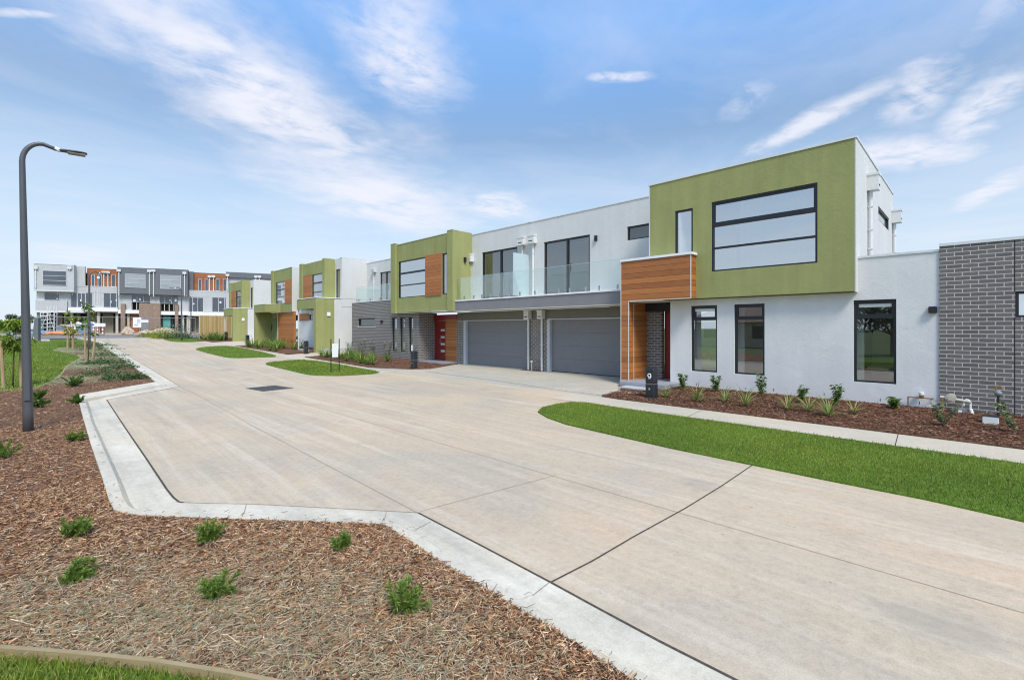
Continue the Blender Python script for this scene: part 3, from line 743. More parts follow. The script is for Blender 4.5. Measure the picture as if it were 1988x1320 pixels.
def railing(pa, X, ya, yb, z0, joints, spig, h=1.0):
    ys = sorted([ya, yb] + list(joints))
    for i in range(len(ys)-1):
        o = part(pa, 'glass_panel', 'glass', (X-.006, X+.006, ys[i]+.008, ys[i+1]-.008, z0+.05, z0+h))
        part(o, 'top_edge', 'frost', (X-.0075, X+.0075, ys[i]+.008, ys[i+1]-.008, z0+h+.001, z0+h+.012))
    for y in spig: part(pa, 'spigot', 'metal', (X-.03, X+.03, y-.022, y+.022, z0, z0+.17), bevel=.006)
def slider(pa, X, y0, y1, z0, z1, pane='p_door', ym=None):
    ym = ym if ym is not None else (y0+y1)/2
    o = win(pa, 'X', X, y0, y1, z0, z1, pane, vb=[(ym, .075)], fw=.065, nm='sliding_door')
    part(o, 'handle', 'black', (X+.0, X+.028, ym-.10, ym-.07, z0+.95, z0+1.25))
    return o
def garage(pa, X, y0, y1, z0, z1, n=4):
    mb = MB(); h = (z1-z0)/n
    for i in range(n): mb.box(X, X+.05, y0, y1, z0+i*h+(.004 if i else .012), z0+(i+1)*h-.004)
    mb.box(X+.012, X+.045, y0, y1, z0+.012, z1)
    o = mb.build('garage_door', M['garage'], pa)
    part(o, 'seal', 'slot', (X-.006, X+.05, y0, y1, z0-.02, z0+.0115))
    return o

# ======================= house at number 9 (the big olive box nearest the eye)
XA, XW, XU, XG = 13.35, 13.58, 14.45, 14.5
yA0, yA1 = yx(1659, XA), yx(1262, XA)
hA = root('townhouse', (14.5, 5., 0), 'pale grey townhouse with the large olive upper box and wide three pane window', 'house', 'two storey townhouses along the street')
W = [(yx(1392, XW), yx(1341.5, XW)), (yx(1484.3, XW), yx(1425.5, XW)), (yx(1740, XW), yx(1657, XW))]
mb = MB(); mb.holes('X', XW, XW+.2, 2.035, 6.65, -.15, 2.6, [(*W[0], .48, 2.41), (*W[1], .48, 2.41)])
# the wide window next the brick house straddles the end of the box: one slab carries it
mb = MB(); mb.holes('X', XW, XW+.2, .60, 6.65, -.15, 2.6, [(w0, w1, .485, 2.415) for w0, w1 in W])
mb.box(XW, XW+.2, .60, 2.03, 2.6, 3.40)
mb.box(XW+.2, 20., .60, .80, -.1, 3.40)
mb.box(XW, 14.5, 6.65, 6.70, -.15, 2.6)
lo = mb.build('ground_floor_wall', M['grey'], hA)
part(hA, 'low_roof', 'slabgrey', (XW+.2, 20, .8, 2.0, 3.2, 3.28))
cap(hA, [(XW, XW+.2, .62, 2.0)], 3.40, .05)
for (w0, w1), bl in zip(W, (.10, .02, .10)):
    win(hA, 'X', XW, w0, w1, .485, 2.415, 'p_low', hb=[(2.02, .07)], blind=bl, rec=.08, sash=(2.05, 2.36))
# upper box
bw = (yx(1587, XA), yx(1381.5, XA)); sw = (yx(1345, XA), yx(1310.5, XA))
mb = MB(); mb.holes('X', XA, XA+.2, yA0, yA1, 2.62, 6.19, [(*bw, 3.355, 5.318), (*sw, 3.90, 5.26)])
mb.build('upper_box', M['green'], hA)
win(hA, 'X', XA, *bw, 3.355, 5.318, 'p_see', hb=[(4.655, .085), (4.01, .05)], rec=.05, sash=(4.70, 5.26))
win(hA, 'X', XA, *sw, 3.90, 5.26, 'p_see', rec=.05)
mb = MB()
sh = (16.75, 19.0, 4.84, 5.24)
mb.holes('Y', yA0-.03, yA0-.002, XA-.004, 19.95, 2.6, 6.19, [sh])
mb.box(XA+.2, 19.95, yA0-.002, yA0+.15, 5.4, 6.1)
mb.box(XA-.004, XU, yA1+.002, yA1+.035, 2.6, 6.19)
mb.box(19.9, 19.95, yA0, 13, 2.6, 6.1)
mb.build('side_wall', M['white'], hA)
win(hA, 'Y', yA0-.03, *sh, 'p_sky', rec=.05)
part(hA, 'soffit', 'white', (XA+.202, XW-.002, yA0+.01, yA1-.01, 2.622, 2.65))
cap(hA, [(XA, XA+.18, yA0-.03, yA1+.035), (XA+.24, 19.95, yA0-.03, yA0+.12)], 6.19, .05)
# upper wall behind the balcony
bd = (yx(1145, XU), yx(1056, XU)); sl = (yx(1262.5, XU)-.02, yx(1217.5, XU))
yS = 13.42
mb = MB(); mb.holes('X', XU, XU+.2, yA1+.035, yS, 2.56, 6.20, [(*bd, 3.05, 5.275), (sl[0]-.6, sl[1], 4.83, 5.31)])
mb.build('upper_wall', M['white'], hA)
win(hA, 'X', XU, sl[0]-.6, sl[1], 4.83, 5.31, 'p_dark')
slider(hA, XU, *bd, 3.05, 5.275, 'p_low', yx(1100.5, XU))
cap(hA, [(XU, XU+.2, yA1+.06, yS)], 6.20, .035)
part(hA, 'roof', 'slabgrey', (XU+.2, 19.9, yA0+.2, yS, 5.9, 6.0))
wall_light(hA, XU, yx(1158, XU), 5.08)
# balcony over the garage
XB = 13.44
part(hA, 'balcony', 'slabgrey', (XB, XU-.002, 7.85, yS, 2.56, 2.99))
part(hA, 'balcony_edge', 'white_paint', (XB-.03, XU-.003, 7.85, yS, 2.992, 3.05))
part(hA, 'balcony_soffit', 'cream', (XB-.005, 14.48, 7.85, yS, 2.535, 2.557))
sp = lambda L, X: [yx(q, X) for q in L]
railing(hA, XB+.06, 8.12, yS-.02, 3.05, sp((1146, 1093, 1060), XB), sp((1036, 1055, 1083, 1104, 1135, 1161, 1197), XB))
part(hA, 'privacy_screen', 'frost', (XB+.05, XU-.02, yS-.012, yS+.012, 3.1, 4.84))
# garage front
gA = (8.1, yx(1067.5, XG))
mb = MB(); mb.box(XG, XG+.2, 7.85, gA[1]+.16, 2.14, 2.53)
mb.build('header', M['header'], hA)
garage(hA, XG+.12, gA[0], gA[1], .015, 2.10)
part(hA, 'door_jamb', 'jamb', (XG-.02, XG+.12, gA[1], gA[1]+.13, -.03, 2.098), (XG-.02, XG+.12, gA[0]-.3, gA[1]+.13, 2.1, 2.139))
yP = yx(1030, XG)
part(hA, 'brick_pier', 'brick', (XG-.02, XG+.2, gA[1]+.131, yS-.2, -.1, 2.13))
part(hA, 'soffit', 'header', (XG-.02, XG+.2, gA[1]+.162, yS-.2, 2.131, 2.53))
for nm, y in (('a', yx(1051.5, XG-.1)),):
    downpipe(hA, XG-.03, y, 2.49, 0, hw=.26, hh=.36)
# balcony wall rainheads
downpipe(hA, XU, yx(1036.5, XU), 5.62, 3.05, hw=.36, hh=.34)
# timber entry portal
XT = 13.0
yT0, yT1 = yx(1341, XT), yx(1205.5, XT); yTi = yx(1220, XT)
mb = MB()
mb.box(XT, XA-.003, yT0, yT1, 2.62, 3.86)
mb.box(XT, XT+.32, yTi, yT1, .105, 2.62)
mb.box(XT+.32, 14.4, yTi+.003, yT1-.003, .105, 2.60)
mb.build('timber_portal', M['timber'], hA)
part(hA, 'portal_cap', 'white_paint', (XT-.03, XA-.004, yT0-.04, yT1+.02, 3.862, 3.93))
tr = .022
part(hA, 'corner_trim', 'trim', (XT-.006, XT+.02, yT1-.012, yT1+.012, .105, 3.86), (XT-.006, XT+.02, yTi-.012, yTi+.008, .105, 2.612), (XT+.312, XT+.33, yTi-.008, yTi+.006, .105, 2.612),
     (XT-.006, XT+.02, yT0-.008, yT0+.012, 2.605, 3.86), (XT-.006, XT+.02, yT0+.013, yTi-.0125, 2.60, 2.62))
part(hA, 'portal_soffit', 'cream', (XT+.021, 14.45, 6.66, yTi-.01, 2.575, 2.598))
# porch and front door
MB().prism([(12.55, 6.38), (13.575, 6.38), (13.575, yT1+.02), (13.0, yT1+.02), (12.55, 7.85)], -.15, .115).build('porch', M['porch'], hA, bevel=.008)
part(hA, 'porch_floor', 'porch', (13.576, 14.45, 6.71, yTi, -.1, .10))
part(hA, 'brick_pier', 'brick', (14.2, 14.4, yx(1284, 14.2), yTi-.002, .1, 2.57))
d = part(hA, 'door', 'red', (14.42, 14.47, 6.35, yx(1284, 14.2), .1, 2.57))
for k in range(4): part(d, 'door_pane', 'frost', (14.405, 14.418, 6.55, 6.98, .62+k*.40, .74+k*.40))
part(hA, 'step', 'concrete_block', (12.1, 12.54, 6.62, 7.62, -.15, .015), bevel=.02)
part(hA, 'paver', 'path', (11.45, 12.05, 6.7, 7.5, -.15, -.045), bevel=.01)
# side rainheads above the low roof
downpipe(hA, 14.95, yA0-.03, 5.68, 3.28, 'Y', hw=.27, hh=.42, hd=.24)
downpipe(hA, 19.75, yA0-.03, 5.62, 3.28, 'Y', hw=.27, hh=.42, hd=.24)
wall_light(hA, XW, .70, 2.15, s=.14, h=.14)

# rooms seen through the glass
part(hA, 'upper_floor', 'stake', (XA+.21, 19.8, yA0+.2, yS, 2.9, 3.0))
part(hA, 'room_wall', 'blind', (17.2, 17.3, yA0+.2, yA1-.3, 3.0, 5.9), (XU+.3, 19.8, yA1-.3, yA1-.2, 3.0, 5.9), (18., 18.1, yA1-.1, yS, 3.0, 5.9), (17.0, 17.1, .85, 6.6, 0., 2.6))
part(hA, 'room_door', 'meter', (17.12, 17.19, 5.1, 6.0, 3.0, 5.1), (16.93, 16.99, 2.2, 3.1, 0., 2.1))
mb = MB(); n = 40; ya, yb = bw[0]+.05, bw[1]-.62
pts = [(XA+.42+.03*math.sin(k*1.9), ya+(yb-ya)*k/n) for k in range(n+1)]
for k in range(n): mb.quad((*pts[k+1], 3.2), (*pts[k], 3.2), (*pts[k], 5.5), (*pts[k+1], 5.5))
mb.build('curtain', M['blind'], hA)  # curtain added to catch daylight and brighten the wide window
part(hA, 'entry_black_box', 'slot', (14.05, 14.19, 6.72, yTi-.005, 2.3, 2.57))  # black box across the top of the entry
part(hA, 'ceiling', 'blind', (XW+.21, 17.0, .85, 6.64, 2.60, 2.615))
part(hA, 'room_floor', 'stake', (XW+.21, 17.0, .85, 6.6, -.05, .0))
for (w0, w1) in W: part(hA, 'curtain', 'blind', (XW+.32, XW+.35, w1-.16, w1+.02, .1, 2.4))

# ======================= dark brick house at the edge
XR = 13.55
hR = root('brick_house', (14.5, -3., 0), 'dark brick house with cream mortar standing past the pale grey wall', 'house', 'two storey townhouses along the street')
wy = yx(1971, XR)
mb = MB(); mb.holes('X', XR, XR+.2, -9., .597, -.15, 3.50, [(wy-2.2, wy, 1.97, 2.48)])
mb.box(XR+.2, 20, .40, .597, -.1, 3.5)
mb.build('wall', M['brick'], hR)
part(hR, 'roof', 'slabgrey', (XR+.2, 20, -9, .4, 3.3, 3.38))
part(hR, 'movement_joint', 'slot', (XR-.003, XR+.01, wy+.0, wy+.014, -.1, 1.968), (XR-.003, XR+.01, wy+.0, wy+.014, 2.482, 3.5))
win(hR, 'X', XR, wy-2.2, wy, 1.97, 2.48, 'p_sky')
cap(hR, [(XR, XR+.2, -9, .58)], 3.50, .06)

# ======================= brick-fronted house with the second olive box
hB = root('townhouse', (14.5, 20., 0), 'townhouse with olive upper box over dark brick front and dark red door', 'house', 'two storey townhouses along the street')
XF = 13.38; yb0, yb1 = yx(879.5, 13.3), yx(759.3, 13.3)
pw = .42
w1 = (yx(826, XF), yx(773.5, XF)); w2 = (yx(868, XF), yx(858.5, XF))
z0, z1 = 3.36, 5.31
mb = MB(); mb.holes('X', XF, XF+.2, yb0+pw, yb1-pw*1.1, 2.6, 6.22, [(*w1, z0, z1), (*w2, z0, z1)])
for a, b in ((yb0, yb0+pw), (yb1-pw*1.1, yb1)): mb.box(XF-.11, XF+.2, a, b, 2.57, 6.30)
mb.box(XF+.2, XU, yb0+.002, yb0+.2, 2.57, 6.30)
mb.box(XF+.2, 15.8, yb1-.2, yb1-.002, 2.57, 6.28)
mb.build('upper_box', M['green'], hB)
part(hB, 'soffit', 'cream', (XF-.1, XG-.1, yb0+.01, yb1-.01, 2.55, 2.568))
cap(hB, [(XF, XF+.18, yb0+pw+.03, yb1-pw*1.1-.03)], 6.22, .03)
cap(hB, [(XF-.11, XF+.18, yb0, yb0+pw), (XF-.11, XF+.18, yb1-pw*1.1, yb1)], 6.30, .025, over=.012)
win(hB, 'X', XF, *w1, z0, z1, 'p_see', hb=[(4.66, .085), (4.02, .05)], rec=.05)
win(hB, 'X', XF, *w2, z0, z1, 'p_mid', rec=.05)
part(hB, 'timber_panel', 'timber_or', (XF-.03, XF-.002, w2[1]+.06, w1[0]-.005, z0-.03, z1+.05))
# upper wall to the garage side and far side
bd = (yx(1004.3, XU), yx(936, XU))
mb = MB(); mb.holes('X', XU, XU+.2, yS, yb0-.001, 2.56, 6.20, [(*bd, 3.05, 5.29)])
mb.build('upper_wall', M['white'], hB)
slider(hB, XU, *bd, 3.05, 5.29, 'p_low', yx(971.5, XU))
cap(hB, [(XU, XU+.2, yS, yb0-.02)], 6.20, .035)
wall_light(hB, 13.98, yb0, 4.98, 'Y', .12, .22)
part(hB, 'roof', 'slabgrey', (XU+.2, 19.9, yS, yb1-.25, 5.9, 5.949), (16.0, 19.9, yb1-.25, 30, 5.9, 6.0), (XF+.2, XU+.2, yb0+.2, yb1-.2, 5.95, 6.05))
downpipe(hB, XU, yx(1016, XU), 5.62, 3.05, hw=.36, hh=.34)
downpipe(hB, XU, yx(915.5, XU), 5.28, 3.05, hw=.36, hh=.36)
part(hB, 'upper_floor', 'stake', (XU+.21, 19.8, yS, yb1-.3, 2.9, 3.0), (XF+.21, XU+.2, yb0+.21, yb1-.21, 2.9, 3.0))
part(hB, 'room_wall', 'blind', (18., 18.1, yS, 30, 3.0, 5.9))
part(hB, 'balcony', 'slabgrey', (XB, XU-.002, yS+.001, yb0-.003, 2.56, 2.99), (XB, XU-.002, yb0+.0, yb0+.002, 2.56, 2.57))
part(hB, 'balcony_edge', 'white_paint', (XB-.03, XU-.003, yS+.001, yb0-.004, 2.992, 3.05))
part(hB, 'balcony_soffit', 'cream', (XB-.005, 14.48, yS+.001, yb0-.004, 2.535, 2.557))
railing(hB, XB+.06, yS+.02, yb0-.03, 3.05, sp((987, 951), XB), sp((899, 917.5, 933, 951.5, 967, 988, 1007), XB))
gB = (yx(1025, XG), yx(904.5, XG))
part(hB, 'header', 'header', (XG, XG+.2, yS-.19, 18.35, 2.14, 2.53))
garage(hB, XG+.12, gB[0], gB[1], -.035, 2.10)
part(hB, 'door_jamb', 'jamb', (XG-.02, XG+.12, gB[1], gB[1]+.16, -.08, 2.098), (XG-.02, XG+.12, gB[0], gB[1]+.16, 2.1, 2.139))
part(hB, 'brick_pier', 'brick', (XG-.02, XG+.2, yS-.199, gB[0]-.002, -.1, 2.13), (XG-.02, XG+.2, gB[1]+.161, 18.37, -.1, 2.13))
downpipe(hB, XG-.03, yx(1025.5, XG-.1), 2.49, 0, hw=.26, hh=.36)
# entry
part(hB, 'timber_panel', 'timber_or', (14.5, 14.56, 18.38, yx(865, 14.5), .1, 2.45))
part(hB, 'red_lintel', 'red', (14.52, 14.58, yx(865, 14.5)+.001, 20.38, 2.12, 2.45), (14.48, 14.499, 18.38, yx(865, 14.5), 2.2, 2.45))
d = part(hB, 'door', 'red', (14.60, 14.65, yx(865, 14.5)+.001, 20.38, .1, 2.119))
for k in range(4): part(d, 'door_pane', 'frost', (14.588, 14.598, yx(864, 14.6), yx(856, 14.6), .52+k*.36, .63+k*.36))
part(d, 'handle', 'metal', (14.56, 14.598, yx(855, 14.6)-.03, yx(855, 14.6), .95, 1.2))
part(hB, 'porch', 'porch', (13.52, 14.59, 18.39, 20.38, -.1, .10), bevel=.01)
# brick ground floor
XK = 13.6
kw = [(yx(770.5, XK), yx(760.5, XK)), (yx(786, XK), yx(776, XK)), (yx(802, XK), yx(793, XK))]
ks = (yx(728, XK), yx(695, XK))
mb = MB(); mb.holes('X', XK, XK+.2, 20.40, 22.85, -.15, 2.55, [(*w, .50, 2.33) for w in kw if w[1] < 22.85])
mb = MB(); mb.holes('X', XK, XK+.2, 20.40, 27.8, -.15, 2.55, [(*w, .50, 2.33) for w in kw] + [(*ks, 1.88, 2.34)])
mb.box(XK, XK+.2, yb1+.002, 27.8, 2.55, 3.33)
mb.box(XK+.2, 14.75, 20.40, 20.6, -.1, 2.55)
mb.box(XK+.2, 17.5, 27.6, 27.8, -.1, 3.33)
mb.build('brick_wall', M['brick'], hB)
for w in kw: win(hB, 'X', XK, *w, .50, 2.33, 'p_mid', rec=.1)
win(hB, 'X', XK, *ks, 1.88, 2.34, 'p_dark', rec=.1)
part(hB, 'sill', 'beige', (XK-.02, XK+.1, ks[0]-.05, ks[1]+.05, 1.80, 1.878))
wall_light(hB, XK, yx(742, XK), 2.14, s=.16, h=.16)
cap(hB, [(XK, XK+.2, yb1+.02, 27.8)], 3.33, .04, 'white_paint')
part(hB, 'balcony', 'slabgrey', (XK+.2, 15.8, yb1, 27.6, 3.1, 3.2))
xb2 = 15.8
d2 = (yx(790, xb2), yx(738, xb2))
mb = MB(); mb.holes('X', xb2, xb2+.2, yb1-.1, 30.08, 3.0, 6.24, [(*d2, 3.36, 5.47)])
mb.build('upper_wall', M['white'], hB)
slider(hB, xb2, *d2, 3.36, 5.47, 'p_door', yx(749.5, xb2))
cap(hB, [(xb2, xb2+.2, yb1, 30.06)], 6.24, .03)
railing(hB, XK+.16, yb1+.03, 27.6, 3.37, (25.2,), (23.2, 24.6, 25.8, 27.2), .92)
part(hB, 'glass_panel', 'glass', (XK+.2, xb2-.3, 27.62, 27.632, 3.42, 4.29))
downpipe(hB, xb2, yx(727.5, xb2), 5.75, 3.36, hw=.5, hh=.2)
# ======================= pair of olive houses further along
def house_portal(loc, dz, label):
    h = root('townhouse', loc, label, 'house', 'two storey townhouses along the street')
    X, y0, y1, b = 13.3, 31.08, 35.5, .22
    t = (yx(604.3, X), yx(588, X)); w = (yx(627, X), yx(604.5, X))
    zw0, zw1 = 3.62, 5.54
    mb = MB(); mb.holes('X', X+.06, X+.26, y0+.38, y1-.5, 3.2, 6.41, [(*w, zw0, zw1)])
    mb.box(X-.03, X+.26, y0, y0+.38, 3.2, 6.47); mb.box(X-.03, X+.26, y1-.5, y1, 3.2, 6.47)
    mb.box(X+.26, 13.99, y0+.002, y0+.2, 3.2, 6.47)
    mb.box(12.28, 13.6, 30.45, 33.3, 3.04, 3.70)
    mb.box(12.28, 13.5, 30.1, 30.45, .0, 3.70)
    mb.build('olive_wall', M['green'], h)
    win(h, 'X', X+.06, *w, zw0, zw1, 'p_mid', hb=[(4.92, .09), (4.28, .05)], rec=.04)
    part(h, 'timber_panel', 'timber_or', (X+.03, X+.058, *t, zw0-.02, zw1+.03))
    sx = 14.0
    mb = MB(); mb.holes('X', sx, sx+.2, 30.12, y0+.001, 3.2, 6.47, [(30.3, 30.95, 3.75, 5.75)])
    mb.build('upper_wall', M['white'], h)
    part(h, 'side_wall', 'white', (sx, 20, 30.08, 30.118, 3.2, 6.47), (13.5, 17.5, 30.095, 30.3, -.05, 3.68))
    part(h, 'back_wall', 'white', (13.82, 14.0, 30.31, 36.9, -.1, 3.1), (X+.27, 20, 36.0, 36.2, 3.2, 6.35))
    win(h, 'X', sx, 30.3, 30.95, 3.75, 5.75, 'p_mid', rec=.05)
    part(h, 'plinth', 'concrete_block', (12.6, 17.4, 30.06, 30.092, -.1, .42), (12.6, 13.48, 30.46, 30.6, -.1, .4))
    part(h, 'roof', 'slabgrey', (X+.26, 20, 31.3, 36, 6.1, 6.2), (14.2, 20, 30.31, 31.3, 6.1, 6.2), (12.3, 14, 30.12, 33.2, 3.71, 3.72))
    cap(h, [(12.28, 17.4, 30.1, 33.3)], 3.72, .05, 'white_paint')
    cap(h, [(sx, 20, 30.1, 30.3)], 6.475, .03)
    part(h, 'wall_light', 'lit', (13.0, 13.22, 30.03, 30.099, 2.55, 2.8), bevel=.01)
    part(h, 'post', 'pipe', (12.33, 12.40, 33.18, 33.25, .0, 3.04))
    return h
hC = house_portal((14.5, 33., 0), 0, 'olive and white townhouse with a tall portal beside the board sign')
hE = dup(hC, (14.5, 33.+18.67, -.10), 'farthest olive and white townhouse beside the pale paling fence')
# the lower front between the two, and the house with the low canopy
hD = root('townhouse', (14.5, 39., .2), 'olive townhouse with low canopy over a green door and timber entry', 'house', 'two storey townhouses along the street')
X, y0, y1 = 13.3, 37.04, 41.44
w = (yx(553.3, X), yx(536, X)); t = (yx(566, X)+.02, yx(553.3, X))
mb = MB(); mb.holes('X', X, X+.2, y0, y1-.45, 3.05, 6.42, [(*w, 3.72, 5.47)])
mb.box(X-.10, X+.2, y1-.45, y1, 3.05, 6.48)
mb.box(12.15, 13.298, 39.5, 42.2, 3.03, 3.64)
mb.box(12.15, 13.6, 41.98, 42.2, .1, 3.03)
mb.box(13.42, 13.6, 40.6, 41.978, .1, 3.03)
mb.build('olive_wall', M['green'], hD)
win(hD, 'X', X, *w, 3.72, 5.47, 'p_sky', hb=[(4.85, .08), (4.27, .05)], rec=.04)
part(hD, 'timber_panel', 'timber_or', (X-.03, X-.002, *t, 3.70, 5.50))
mb = MB(); mb.box(X+.002, 20, y0-.025, y0-.001, 3.05, 6.44)
mb.build('wall', M['white'], hD)
d = part(hD, 'door', 'green_shaded', (13.38, 13.419, 40.65, 41.6, .35, 2.6))
part(hD, 'timber_panel', 'timber_or', (13.42, 13.6, y0, 40.599, .1, 3.03))
part(hD, 'corner_trim', 'trim', (13.40, 13.419, yx(539.5, 13.4), yx(538.3, 13.4), .2, 3.02))
part(hD, 'notice', 'black', (13.39, 13.418, yx(528, 13.4), yx(521, 13.4), 1.62, 2.05))
part(hD, 'notice', 'white_paint', (13.375, 13.388, yx(526.5, 13.4), yx(522.5, 13.4), 1.70, 1.97))
cap(hD, [(12.15, 13.29, 39.5, 42.2)], 3.64, .03)
cap(hD, [(X, X+.2, y0, y1-.46)], 6.42, .03)
part(hD, 'roof', 'slabgrey', (X+.2, 20, y0, y1, 6.1, 6.2))
part(hD, 'step', 'concrete_block', (12.2, 13.4, 40.2, 41.6, .1, .36), bevel=.02)
# low wall of slots between (belongs to the portal house)
sl1 = (yx(580, 13.75), yx(563.6, 13.75)); sl2 = (yx(607, 13.75), yx(600.5, 13.75))
mb = MB(); mb.holes('X', 13.75, 13.81, 31.0, 37.0, -.05, 3.2, [(*sl1, 2.35, 2.78), (*sl2, 2.35, 2.78)])
mb.build('ground_floor_wall', M['grey'], hC)
win(hC, 'X', 13.75, *sl1, 2.35, 2.78, 'p_dark', rec=.04); win(hC, 'X', 13.75, *sl2, 2.35, 2.78, 'p_dark', rec=.04)
part(hC, 'timber_panel', 'timber_or', (13.72, 13.748, yx(600, 13.75), yx(580.5, 13.75), 2.33, 2.86))
for k in range(3): part(hC, 'step', 'concrete_block', (11.6+k*.35, 12.27, 31.2, 32.4+.3*k, -.1+.15*k, .08+.15*k), bevel=.015)
# ---------------------------------------------------------------- unfinished three storey terrace at the end of the street
FD = Vector((.948, -.319)); FP = Vector((-.75, 80.7)); FANG = math.atan2(FD.y, FD.x)
def fs(px):
    u = (px-CX)/F
    return (u*(FP.x+FP.y)-(FP.x-FP.y))/((FD.x-FD.y)-u*(FD.x+FD.y))
def fz(py, px):
    s = fs(px); p = FP+FD*s
    return CH+(HY-py)/F*S2*(p.x+p.y)
FZ = 1.10     # its ground level
def fbox(mb, x0, x1, y0, y1, z0, z1): return mb.box(x0, x1, y0, y1, z0, z1)
def terr(px0, label):
    p = FP+FD*fs(px0)
    r = root('terrace_house', (p.x, p.y, 0), label, 'house', 'unfinished terrace houses at the end of the street', FANG)
    r['s0'] = fs(px0); return r
GRP = 'unfinished terrace houses at the end of the street'
def fp(h, name, m, *rects, d0=0., d1=.2):
    """rects in photo pixels (x0,x1,y0,y1): slab between depth d0 and d1 of the facade"""
    s0 = h['s0']
    for x0, x1, ya, yb in rects:
        xm = (x0+x1)/2
        o = MB().box(fs(x0)-s0, fs(x1)-s0, d0, d1, fz(yb, xm), fz(ya, xm)).build(name, M[m], h, True)
    return o
def fwin(h, x0, x1, ya, yb, d, hb=(), vb=(), pane='p_far', fm='jamb', fw=.05, nm='window'):
    s0 = h['s0']; xm = (x0+x1)/2
    return win(h, 'Y', d-.03, fs(x0)-s0, fs(x1)-s0, fz(yb, xm), fz(ya, xm), pane, [(fz(q, xm), .05) for q in hb], [(fs(q)-s0, .06) for q in vb], rec=.02, fw=fw, local=True, fm=fm, nm=nm)
def sticker(h, *pts):
    for x, y, w, hh in pts:
        fp(h, 'sticker', 'white_paint', (x-w/2, x+w/2, y-hh/2, y+hh/2), d0=-.032, d1=-.025)
def fpipe(h, px, yt, yb, d=0.):
    s0 = h['s0']
    return downpipe(h, fs(px)-s0, d, fz(yt, px), fz(yb, px), 'Y', hw=.42, hh=.3, hd=.2, r=.055, local=True, slot=False)
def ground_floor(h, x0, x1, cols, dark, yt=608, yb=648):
    fp(h, 'shade_backing', 'interior_shade', (x0, x1, yt, yb), d0=1.6, d1=1.7)
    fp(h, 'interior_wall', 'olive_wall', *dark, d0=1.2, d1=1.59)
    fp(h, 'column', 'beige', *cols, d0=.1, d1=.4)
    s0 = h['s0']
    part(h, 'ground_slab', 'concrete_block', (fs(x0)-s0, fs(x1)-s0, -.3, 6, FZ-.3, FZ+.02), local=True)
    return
# white end house
h = terr(71, 'white end terrace house with a framed upper box and scaffold at its foot')
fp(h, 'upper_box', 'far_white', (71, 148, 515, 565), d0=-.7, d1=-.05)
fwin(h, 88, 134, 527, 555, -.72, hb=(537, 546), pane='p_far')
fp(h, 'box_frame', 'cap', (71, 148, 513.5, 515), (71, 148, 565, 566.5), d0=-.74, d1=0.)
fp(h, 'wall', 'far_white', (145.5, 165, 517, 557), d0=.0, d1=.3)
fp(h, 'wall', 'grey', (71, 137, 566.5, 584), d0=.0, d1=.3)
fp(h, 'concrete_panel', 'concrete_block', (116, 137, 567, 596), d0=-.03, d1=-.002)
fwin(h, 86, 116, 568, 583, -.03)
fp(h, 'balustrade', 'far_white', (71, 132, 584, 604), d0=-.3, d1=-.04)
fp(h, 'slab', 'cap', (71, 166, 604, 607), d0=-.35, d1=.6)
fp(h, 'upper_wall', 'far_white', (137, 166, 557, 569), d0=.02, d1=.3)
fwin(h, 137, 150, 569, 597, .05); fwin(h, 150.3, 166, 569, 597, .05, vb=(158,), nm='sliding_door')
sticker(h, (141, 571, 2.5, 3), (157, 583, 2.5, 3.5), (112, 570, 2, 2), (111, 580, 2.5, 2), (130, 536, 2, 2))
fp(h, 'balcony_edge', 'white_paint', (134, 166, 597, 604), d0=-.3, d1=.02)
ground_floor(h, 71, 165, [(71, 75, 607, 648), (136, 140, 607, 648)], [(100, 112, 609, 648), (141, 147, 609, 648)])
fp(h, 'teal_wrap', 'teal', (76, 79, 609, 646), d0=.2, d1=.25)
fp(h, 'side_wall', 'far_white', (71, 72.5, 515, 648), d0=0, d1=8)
fpipe(h, 75, 519, 560, -.7); fpipe(h, 140, 519, 527, -.7)
# timber upper, white middle
def timber_unit(x0, x1, wins, doors, lab, yo, pipes, cols, dark):
    h = terr(x0, lab)
    fp(h, 'timber_wall', 'timber_far', (x0, x1, 521+yo, 557+yo), d0=.6, d1=.9)
    fp(h, 'parapet_cap', 'cap', (x0, x1, 520+yo, 521+yo), d0=.55, d1=.9)
    for a, b in wins: fwin(h, a, b, 532+yo, 556+yo, .58)
    fp(h, 'wall', 'far_white', (x0, x1, 557+yo, 569+yo), *doors[0], d0=0., d1=.3)
    fp(h, 'balcony_roof', 'cap', (x0, x1, 556+yo, 557+yo), d0=-.03, d1=.6)
    for a, b, v in doors[1]: fwin(h, a, b, 569+yo, 597+yo, .06, vb=v, nm='sliding_door')
    fp(h, 'balcony_edge', 'white_paint', (x0, x1, 597.4+yo, 605+yo), d0=-.35, d1=.3)
    for x, a in pipes: fpipe(h, x, a, 557+yo, .58)
    ground_floor(h, x0, x1, cols, dark, 605+yo)
    return h
h = timber_unit(165.6, 230, [(174, 181), (187, 195), (213, 222)], ([(180, 200.5, 569, 597.4)], [(165.6, 180, (172,)), (200.5, 230, (214, 226))]),
    'terrace house with red timber top storey beside the white end house', 0, ((199, 526), (207, 526)), [(188, 193, 605, 648), (224, 229, 605, 648)], [(169, 187, 609, 648), (193, 214, 609, 648)])
sticker(h, (191, 539, 5, 4), (226, 583, 2.5, 3), (216, 586, 1.2, 5))
for q in (184, 189, 194): fp(h, 'service_pipe', 'pipe', (q, q+1, 562, 592), d0=-.06, d1=-.01)
